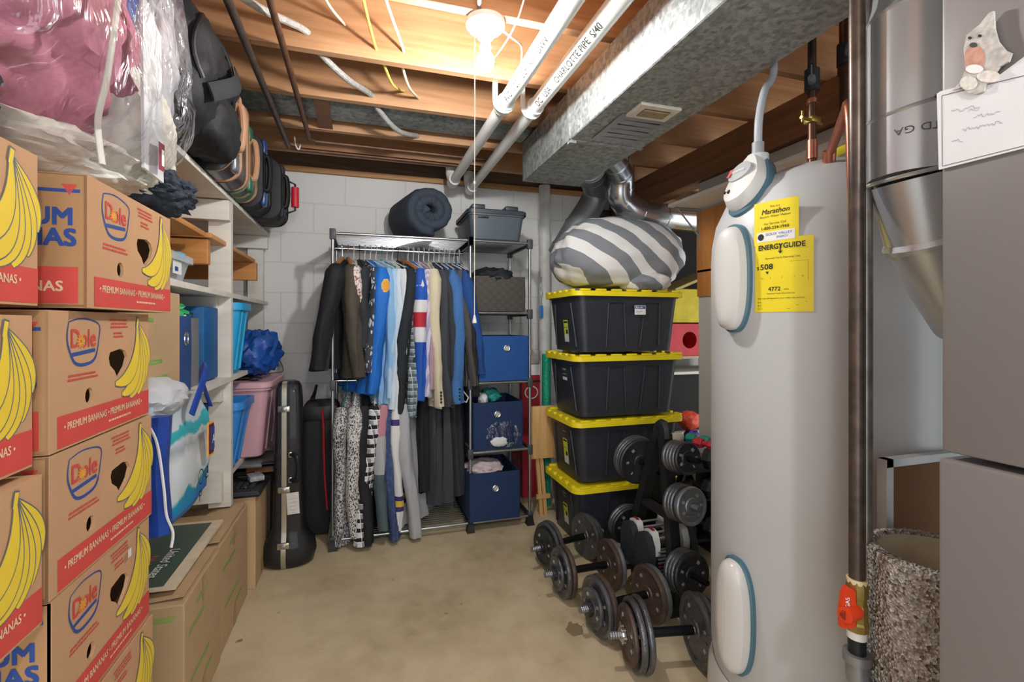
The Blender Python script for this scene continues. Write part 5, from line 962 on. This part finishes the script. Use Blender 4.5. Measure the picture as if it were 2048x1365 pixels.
# ---------------------------------------------------------------- yellow lidded bins
YL=mat('#F0DC20',.4,0,.04,6,name='yellow_lid'); BB=mat('#2B2F37',.42,0,.12,10,.1,60,name='black_tote')
def bigbin(z0,label,stick):
    t=thing('storage_bin',label,'bin',(1.525,2.745,z0)); cx,cy=1.525,2.745; hx,hy,h=.345,.225,.352; k=.90; d=MB()
    R=[rr3(cx,cy,z0,hx*k,hy*k,.05),rr3(cx,cy,z0+h-.03,hx,hy,.055),rr3(cx,cy,z0+h-.03,hx+.012,hy+.012,.06),rr3(cx,cy,z0+h,hx+.012,hy+.012,.06)]
    d.loft(R,BB); d.build('bin_body',t)
    fx=lambda u,v,w=0:V((cx-hx*k+ (u*2*hx*(k+(1-k)*v/h)) +(1-k)*hx*(-1)*v/h, cy-hy*(k+(1-k)*v/h)-w, z0+v))
    for a in (.30,.66):
        d=MB(); q=[fx(a-.045,.03,.004),fx(a-.015,.29,.004),fx(a+.135,.29,.004),fx(a+.165,.03,.004)]; d.tube(bez(q,1),.006,BB,8); d.build('rib',t)
    for a in (.33,.69):
        d=MB(); q=[fx(a,.335,.006),fx(a+.12,.335,.006)]; d.tube(q,.008,BB,8); d.build('grip',t)
    d=MB(); 
    for yy in (-.12,.12):
        q=[V((cx-hx*(k+(1-k)*v/h)-.003,cy+yy*s_,z0+v)) for v,s_ in ((.03,1.25),(.29,1.0))]; d.tube(q,.006,BB,8)
    d.build('rib',t)
    lz=z0+h-.012; d=MB(); mx,my=hx+.030,hy+.026
    d.loft([rr3(cx,cy,lz-.012,mx,my,.06),rr3(cx,cy,lz+.014,mx,my,.06),rr3(cx,cy,lz+.018,mx-.006,my-.006,.055),rr3(cx,cy,lz+.018,mx-.03,my-.03,.05)],YL)
    for i in range(7):
        x=cx-mx+.07+(2*mx-.14)*i/6
        if i%1==0:
            for y in (cy-my+.012,cy+my-.012): d.box((x,y,lz+.023),(.062,.022,.012),YL,.002)
    for i in range(5):
        y=cy-my+.07+(2*my-.14)*i/4
        for x in (cx-mx+.012,cx+mx-.012): d.box((x,y,lz+.023),(.022,.055,.012),YL,.002)
    d.build('lid',t)
    LBW=mat('#D9DBD6',.5); LBY=mat('#C6D63A',.5)
    for (v0,v1,m_) in stick:
        d=MB(); X=lambda v:cx-hx*(k+(1-k)*v/h)-.0015
        f2=lambda u,v,w=0:V((X(v)-w,cy-.02-u,z0+v)); d.rect(f2,-.035,v0,.03,v1,m_,.0005); 
        if m_ is LBY:
            d.rect(f2,-.035,v0-.045,.03,v0,LBW,.0005); d.rect(f2,-.005,v0+.005,.02,v0+.03,TXB,.001)
        d.rect(f2,-.028,v1-.02,.024,v1-.008,TXB if m_ is LBY else mat('#7C8A4A',.5),.001); d.rect(f2,-.028,(v0+v1)/2-.006,.024,(v0+v1)/2,mat('#8A8F84',.5),.001); d.build('sticker',t,sm=0)
    return t
LBW_='w'; LW=mat('#D9DBD6',.5); LYm=mat('#C6D63A',.5)
bigbin(0.0,'black bin with yellow lid at the bottom of the stack',[(.22,.28,LW),(.12,.20,mat('#C6D63A',.5))])
bigbin(.380,'black bin with yellow lid, second from the bottom of the stack',[(.235,.30,LW),(.11,.22,mat('#C6D63A',.5))])
bigbin(.760,'black bin with yellow lid, second from the top of the stack',[(.20,.28,LW)])
tb=bigbin(1.140,'top black bin of the stack, under the striped bean bag',[(.10,.19,mat('#C6D63A',.5))])
d=MB(); fr=plane((1.54,2.506,1.36),(1,0,0),(0,0,1)); d.rect(fr,0,.0,.075,.055,WHT,.008); d.rect(fr,.003,.035,.072,.052,BLUP,.0085); d.text(fr,'BED RM',.008,.038,.014,WHT,.0095,bold=.0003); d.stroke(fr,[(.01,.02),(.05,.02)],.002,GREYP,.009); d.stroke(fr,[(.01,.01),(.04,.01)],.002,GREYP,.009); d.build('name_sticker',tb,sm=0)
# bean bag
BBG=stripes('bean_bag_stripes','#DDDCDA','#7C8086',7.2,(.58,.10,.78),.85,.09,2.0)
t=thing('bean_bag','grey and white striped bean bag resting on the top bin','bean bag',(1.55,2.72,1.52))
d=MB(); d.blob((1.575,2.745,1.73),(.44,.265,.245),BBG,.09,1.7,3,2.35,5,-.185,fold=.05,ff=5); d.build('bag_body',t,sm=70)
d=MB(); d.blob((1.67,2.60,1.56),(.15,.16,.062),BBG,.1,2,8,2.2,4,fold=.06); d.build('front_fold',t,sm=70)
d=MB(); d.loft([[V((1.74+.0*q+a,2.74+b,z)) for a,b in ((-w_,-.03),(w_*.3,-.035),(w_,0),(w_*.3,.035),(-w_,.03))] for z,w_,q in ((1.88,.10,0),(1.92,.08,0),(1.95,.05,0),(1.975,.015,0))],mat('#8A8D92',.85)); d.build('handle_tab',t,sm=60)
# ================================================================ ALCOVE SHELF (behind the bins)
RED2=mat('#C21F2C',.5); YB=mat('#C9B41E',.6)
t=thing('alcove_shelf','pale wooden shelves in the dark alcove behind the bins','shelving',(2.4,3.2,0))
for z in (1.06,.945,.5): d=MB(); d.box((2.35,3.2,z),(.8,.44,.02),wood('pale_shelf','#B8A588','#9A866A','X') if z>1.05 else WP,.002); d.build('shelf_board',t,sm=0)
for x in (1.97,2.73): d=MB(); d.box((x,3.2,.80),(.03,.42,1.6),WP,.002); d.build('upright',t,sm=0)
d=MB(); fr=plane((2.06,2.99,1.072),(1,0,0),(0,0,1)); d.prism(fr,[(0,0),(.5,0),(.5,.235),(0,.235)],.26,RED2,(arc(.245,.115,.062,.062,0,348,24),)); tag(d.build('red_box',sm=0),'red box with a round hole on the alcove shelf','box')
d=MB(); d.box((2.31,3.12,1.44),(.5,.26,.25),YB,.01); tag(d.build('yellow_box'),'dull yellow box on top of the red box in the alcove','box')
d=MB(); d.box((2.31,3.05,1.62),(.42,.24,.02),mat('#A89A5C',.7),.002,rot=(0,-.35,.1)); tag(d.build('folded_poster',sm=0),'loose folded board leaning above the yellow box','board')
d=MB(); d.box((2.40,3.16,.725),(.60,.28,.42),mat('#1D1C1C',.8),.01); tag(d.build('dark_box'),'large dark box added to darken the lower alcove shelf','box')  # added box, hides the lit wall so the alcove reads as shaded
d=MB(); d.box((2.55,3.47,1.75),(1.6,.02,.95),mat('#242220',.85),.003); tag(d.build('shade_panel',sm=0),'added dark panel standing in for shade on the alcove back wall','shade_panel')  # dark panel added in place of the shade behind the shiny duct
PUR=mat('#4A3A96',.45,0,.5,12); ORR=mat('#D8503A',.45,0,.2,20)
soft('food_bag','purple printed bag standing right of the bin stack','x' and (2.03,2.62,.50),(.06,.06,.12),PUR,.15,3,2.6,.1,6,'bag',4)
soft('food_bag','orange red bag top above the purple bag','x' and (2.02,2.63,.68),(.06,.06,.06),ORR,.15,4,2.6,.1,6,'bag',4)
d=MB(); d.box((2.03,2.62,.19),(.12,.16,.37),mat('#2A2A2E',.7),.01); tag(d.build('dark_box'),'dark box under the purple bag','box')
# white shelf board with bracket on partition
t=thing('wall_shelf','white shelf board on a metal bracket beside the water heater','shelf',(1.84,1.8,1.99)); d=MB(); d.box((1.845,1.75,2.008),(.22,1.40,.018),WP,.002); d.build('shelf_board',t,sm=0)
d=MB(); d.tube([(1.77,2.43,1.995),(1.94,2.43,1.995),(1.948,2.43,1.985),(1.948,2.43,1.76)],.008,GREYM,8); d.tube([(1.79,2.43,1.99),(1.945,2.43,1.83)],.005,GREYM,8); d.build('bracket',t)
d=MB(); d.box((1.947,1.86,1.80),(.010,1.19,.37),wood('plywood','#C07F3F','#9A5F2C','Z',1),.001); d.box((1.947,2.35,1.55),(.010,.20,.16),wood('plywood_b','#C07F3F','#9A5F2C','Z',1),.001); tag(d.build('plywood_panel',sm=0),'orange brown plywood panel on the partition above the grey board','panel')
# ================================================================ WEIGHTS
IR=mat('#66686C',.33,.65,.2,30,.25,90,name='grey_iron'); IRB=mat('#5A4A43',.45,.4,.2,30,.25,90,name='rusty_iron'); IRK=mat('#3A3C40',.35,.5,.2,30,.25,90,name='black_iron'); IRS=mat('#8A8D92',.35,.6,.1,20,.2,90,name='silver_iron'); BARM=mat('#1D1E21',.35,.6,.1,30); LET=mat('#B4B6B8',.4,.5)
def plate(d,c,ax,R,th,m,letters=True):
    ax=V(ax).normalized(); c=V(c); h=th/2
    prof=[(.014,h*.95),(.032,h*.95),(.036,h*.5),(R*.80,h*.45),(R*.86,h*.9),(R*.93,h),(R*.985,h*.6),(R,0),(R*.985,-h*.6),(R*.93,-h),(R*.86,-h*.9),(R*.80,-h*.45),(.036,-h*.5),(.032,-h*.95),(.014,-h*.95),(.014,h*.95)]
    d.lathe(prof,m,c,ax,n=44)
    if letters:
        a=V((0,0,1)) if abs(ax.z)<.9 else V((1,0,0)); u=ax.cross(a).normalized(); v=u.cross(ax)
        for sg in (1,-1):
            for k in range(14):
                if k in (3,4,10,11): continue
                q=2*PI*k/14; e=R*.62; o=c+ax*sg*(h*.5); t1=u*math.cos(q)+v*math.sin(q); t2=u*-math.sin(q)+v*math.cos(q)
                w1,w2=.007,.0035+.002*(k%3)
                P=[o+t1*(e+a_)+t2*b_+ax*sg*z_ for z_ in (0,.0022) for a_,b_ in ((-w1,-w2),(w1,-w2),(w1,w2),(-w1,w2))]
                d.add(P,[(0,1,2,3),(4,5,6,7),(0,1,5,4),(1,2,6,5),(2,3,7,6),(3,0,4,7)],LET if k%2 else m,True)
def dumbbell(cx,cy,ang,label,plates,R,coll=IRK,L=.20,tilt=0,half=.235):
    z=R; t=thing('dumbbell',label,'dumbbell',(cx,cy,0),'iron dumbbells on the floor'); ax=V((math.cos(ang),math.sin(ang),tilt)).normalized(); c=V((cx,cy,z))
    d=MB(); d.cyl(c-ax*L/2,c+ax*L/2,.017,BARM,n=20); d.build('handle',t)
    for s_ in (-1,1):
        d=MB(); P=[];R_=[]
        for k in range(30): P.append(c+ax*s_*(L/2+(half-L/2)*k/29)); R_.append(.0125+(.0018 if k%2 else 0))
        d.tube(P,R_,IRS,14); d.build('threaded_end',t)
        o=L/2+.004
        for (th,rr,m) in plates[0 if s_<0 else 1]:
            d=MB(); plate(d,c+ax*s_*(o+th/2),ax,R*rr,th,m); d.build('weight_plate',t); o+=th+.001
        d=MB(); q=c+ax*s_*(o+.008); d.lathe([(.013,.008),(.026,.008),(.028,0),(.026,-.008),(.013,-.008)],coll,q,ax,n=20)
        for k in range(6):
            aa=k*PI/3; u=ax.cross(V((0,0,1))).normalized(); v=u.cross(ax); d.cyl(q-ax*.007+(u*math.cos(aa)+v*math.sin(aa))*.026,q+ax*.007+(u*math.cos(aa)+v*math.sin(aa))*.026,.0075,coll,n=10)
        d.build('star_collar',t)
    return t
dumbbell(1.072,2.405,.20,'grey iron dumbbell furthest back, beside the black bins',([(.022,1,IR),(.022,.96,IR),(.018,.78,IRK)],[(.022,1,IR),(.022,.92,IR),(.018,.8,IR)]),.125)
dumbbell(1.045,2.115,.0,'iron dumbbell with rusty and grey plates, second from the back',([(.024,1,IRB),(.024,.97,IR),(.016,.66,IR)],[(.024,1,IRB),(.024,.95,IRS)]),.119,half=.225)
dumbbell(1.080,1.82,.06,'iron dumbbell with rusty and green grey plates, second from the front',([(.026,1,IRB),(.024,.99,IR),(.018,.68,IR)],[(.026,1,IRB),(.024,.97,mat('#6E7874',.4,.5,.2,80,.3,90))]),.121,half=.225)
dumbbell(1.112,1.565,-.20,'dark iron dumbbell nearest the camera with a silver star collar',([(.024,1,IR),(.026,.96,IR),(.02,.80,IRB)],[(.026,1,IR),(.024,.97,IR),(.02,.85,IRK)]),.132,coll=NK,L=.19)
# plate tree
TRX=1.35
t=thing('plate_tree','black metal A frame plate tree with pegs among the weights','weight rack',(TRX,2.0,0))
def bar(p,q,a,b,nm='leg',m=BLK):
    d=MB(); p=V(p);q=V(q); ax=(q-p).normalized(); u=V((1,0,0)); v=ax.cross(u).normalized(); d.loft([[o+u*x*a/2+v*y*b/2 for x,y in ((-1,-1),(1,-1),(1,1),(-1,1))] for o in (p,q)],m); return d.build(nm,t,sm=0)
bar((TRX,1.93,.79),(TRX,1.835,.03),.05,.045); bar((TRX,1.97,.79),(TRX,2.27,.03),.05,.045)
d=MB(); d.tube(bez([(TRX,1.925,.77),(TRX,1.93,.81),(TRX,1.95,.825),(TRX,1.97,.81),(TRX,1.98,.77)],5),.03,BLK,8,flatx=.9); d.build('top_bend',t)
bar((TRX,1.89,.42),(TRX,2.11,.42),.04,.03,'brace')
for y in (1.835,2.27): d=MB(); d.box((TRX,y,.022),(.34,.05,.044),BLK,.006); d.build('base_foot',t)
d=MB(); d.text(plane((TRX-.15,1.808,.012),(1,0,0),(0,0,1)),'G-O',.0,.0,.03,mat('#C8322C',.5),.001,bold=.001); d.build('red_lettering',t,sm=0)
pegs=[((TRX,1.90,.70),-1,.19,.072,5,(IR,IR,IR,IR,IRK),'upper front peg'),((TRX,1.875,.50),-1,.17,.084,5,(IR,IR,IR,IRK,IRS),'middle front peg'),((TRX,1.85,.205),-1,.19,.098,4,(IR,IR,IR,IRK),'lower front peg'),((TRX,2.10,.60),1,.16,.120,4,(IRK,IR,IR,IR),'upper rear peg'),((TRX,2.20,.23),1,.19,.105,3,(IRK,IR,IR),'lower rear peg')]
for (p,s_,L,R,n_,ms,nm) in pegs:
    p=V(p); ax=V((.0 if s_>0 else .10,s_,.10)).normalized(); d=MB(); d.cyl(p,p+ax*L,.0125,BARM if R!=.084 else IRS,n=16); d.build('peg',t)
    for k in range(n_):
        th=.019; c=p+ax*(.03+th/2+k*(th+.001)); d=MB(); plate(d,c-V((0,0,.0)),ax,R*(1-.015*(k%2)),th,ms[k]); o=d.build('weight_plate'); tag(o,f'iron weight plate on the {nm} of the plate tree','weight plate',f'plates on the {nm}')
# adjustable block dumbbells
PBD=mat('#2B3036',.5,0,.1,20); PBW_=mat('#D4D6D4',.35)
t=thing('dumbbell_stand','low grey stand under the adjustable block dumbbells','stand',(1.3,2.03,0)); d=MB(); d.box((1.34,2.01,.072),(.16,.18,.144),mat('#3A3C3E',.6,.2),.01,taper=(.85,.85)); d.build('stand_base',t)
def pblock(cy,x0,label):
    t=thing('block_dumbbell',label,'dumbbell',(x0+.13,cy,.146)); z0,z1=.146,.335
    for x,fl in ((x0,1),(x0+.19,-1)):
        d=MB(); pr=[(-.06,0),(.06,0),(.062,.09),(.058,.14),(.035,.18),(0,.19),(-.035,.18),(-.058,.14),(-.062,.09)]
        d.prism(lambda u,v,w=0:V((x+w,cy+u,z0+v)),pr,.035,PBD,off=.035 if fl>0 else .075); d.build('weight_block',t)
        d=MB(); pr2=[(-.045,.09),(.045,.09),(.047,.145),(.03,.192),(0,.2),(-.03,.192),(-.047,.145)]; d.prism(lambda u,v,w=0:V((x+w,cy+u,z0+v)),pr2,.034,PBW_,off=.070 if fl>0 else .039); p=d.build('white_cover',t)
        if fl>0: d=MB(); d.box((x+.053,cy,z0+.2005),(.016,.035,.003),mat('#8A2A34',.4),.001); d.build('badge',p)
    rc=[mat('#C4C6C8',.3,.8),mat('#2E6A5A',.4),mat('#2E4A8A',.4),mat('#7C2840',.4)]
    for k in range(7):
        z=z0+.016+.0165*k
        for y in (cy-.058,cy+.058): d=MB(); d.box((x0+.13,y,z),(.155,.006,.007),rc[(k+1)%4] if k in(1,2,3) else rc[0]); d.build('weight_rail',t,sm=0)
    d=MB(); d.cyl((x0+.06,cy,z0+.12),(x0+.20,cy,z0+.12),.016,BLK,n=16); d.build('grip',t); d=MB()
    for y in (cy-.03,cy+.03): d.cyl((x0+.06,y,z0+.165),(x0+.2,y,z0+.165),.006,rc[0],n=10)
    d.build('top_bars',t)
pblock(1.945,1.235,'white topped adjustable block dumbbell nearer the camera'); pblock(2.075,1.235,'white topped adjustable block dumbbell behind the first one')
# hex dumbbells in a pile
t=thing('dumbbell_rack','black three tier dumbbell rack beside the partition','weight rack',(1.72,2.3,0))
for z in (.12,.34,.50): d=MB(); d.box((1.72,2.3,z),(.40,.22,.02),BLK,.003); d.build('rack_tier',t)
for x in (1.535,1.905): d=MB(); d.box((x,2.3,.26),(.03,.2,.52),BLK,.003); d.build('upright',t)
def hexdb(x,y,z,r,L,ang,label,m,grp=None):
    t=thing('hex_dumbbell',label,'dumbbell',(x,y,z),grp); ax=V((math.cos(ang),math.sin(ang),0)); u=V((-math.sin(ang),math.cos(ang),0)); c=V((x,y,z+r*.87))
    for s_ in (-1,1):
        d=MB(); a,b=L/2-.055,L/2; d.loft([[c+ax*s_*o+u*(r*k*math.cos(q))+V((0,0,r*k*math.sin(q))) for q in [PI/3*i for i in range(6)]] for o,k in ((a,.8),(a+.008,1),(b-.012,1),(b,.75))],m); d.build('hex_head',t,sm=20)
    d=MB(); d.cyl(c-ax*L/2*.8,c+ax*L/2*.8,.014,GREYM if m is BH else m,n=14); d.build('handle',t)
BH=mat('#1C1D20',.45,0,.1,20)
hexdb(1.63,2.27,.51,.062,.22,-1.25,'black hex dumbbell, left of the two on the top tier',BH); hexdb(1.80,2.27,.51,.062,.22,-1.25,'black hex dumbbell, right of the two on the top tier',BH)
hexdb(1.64,2.27,.35,.058,.22,-1.3,'black hex dumbbell on the middle tier, left',BH); hexdb(1.80,2.27,.35,.058,.22,-1.3,'black hex dumbbell on the middle tier, right',BH)
hexdb(1.64,2.27,.13,.065,.24,-1.3,'large black hex dumbbell on the lowest tier, left',BH); hexdb(1.81,2.27,.13,.065,.24,-1.3,'large black hex dumbbell on the lowest tier, right',BH)
hexdb(1.83,2.30,.618,.03,.14,-1.2,'small teal vinyl dumbbell on top of the black ones',mat('#1E9C84',.5)); hexdb(1.80,2.20,.618,.03,.14,-1.2,'small red vinyl dumbbell with a number on its end',mat('#C8303C',.5))
d=MB(); d.box((1.74,2.38,.645),(.09,.05,.05),mat('#CFC6B8',.6),.015); tag(d.build('cream_block'),'cream coloured block beside the teal dumbbell','block')
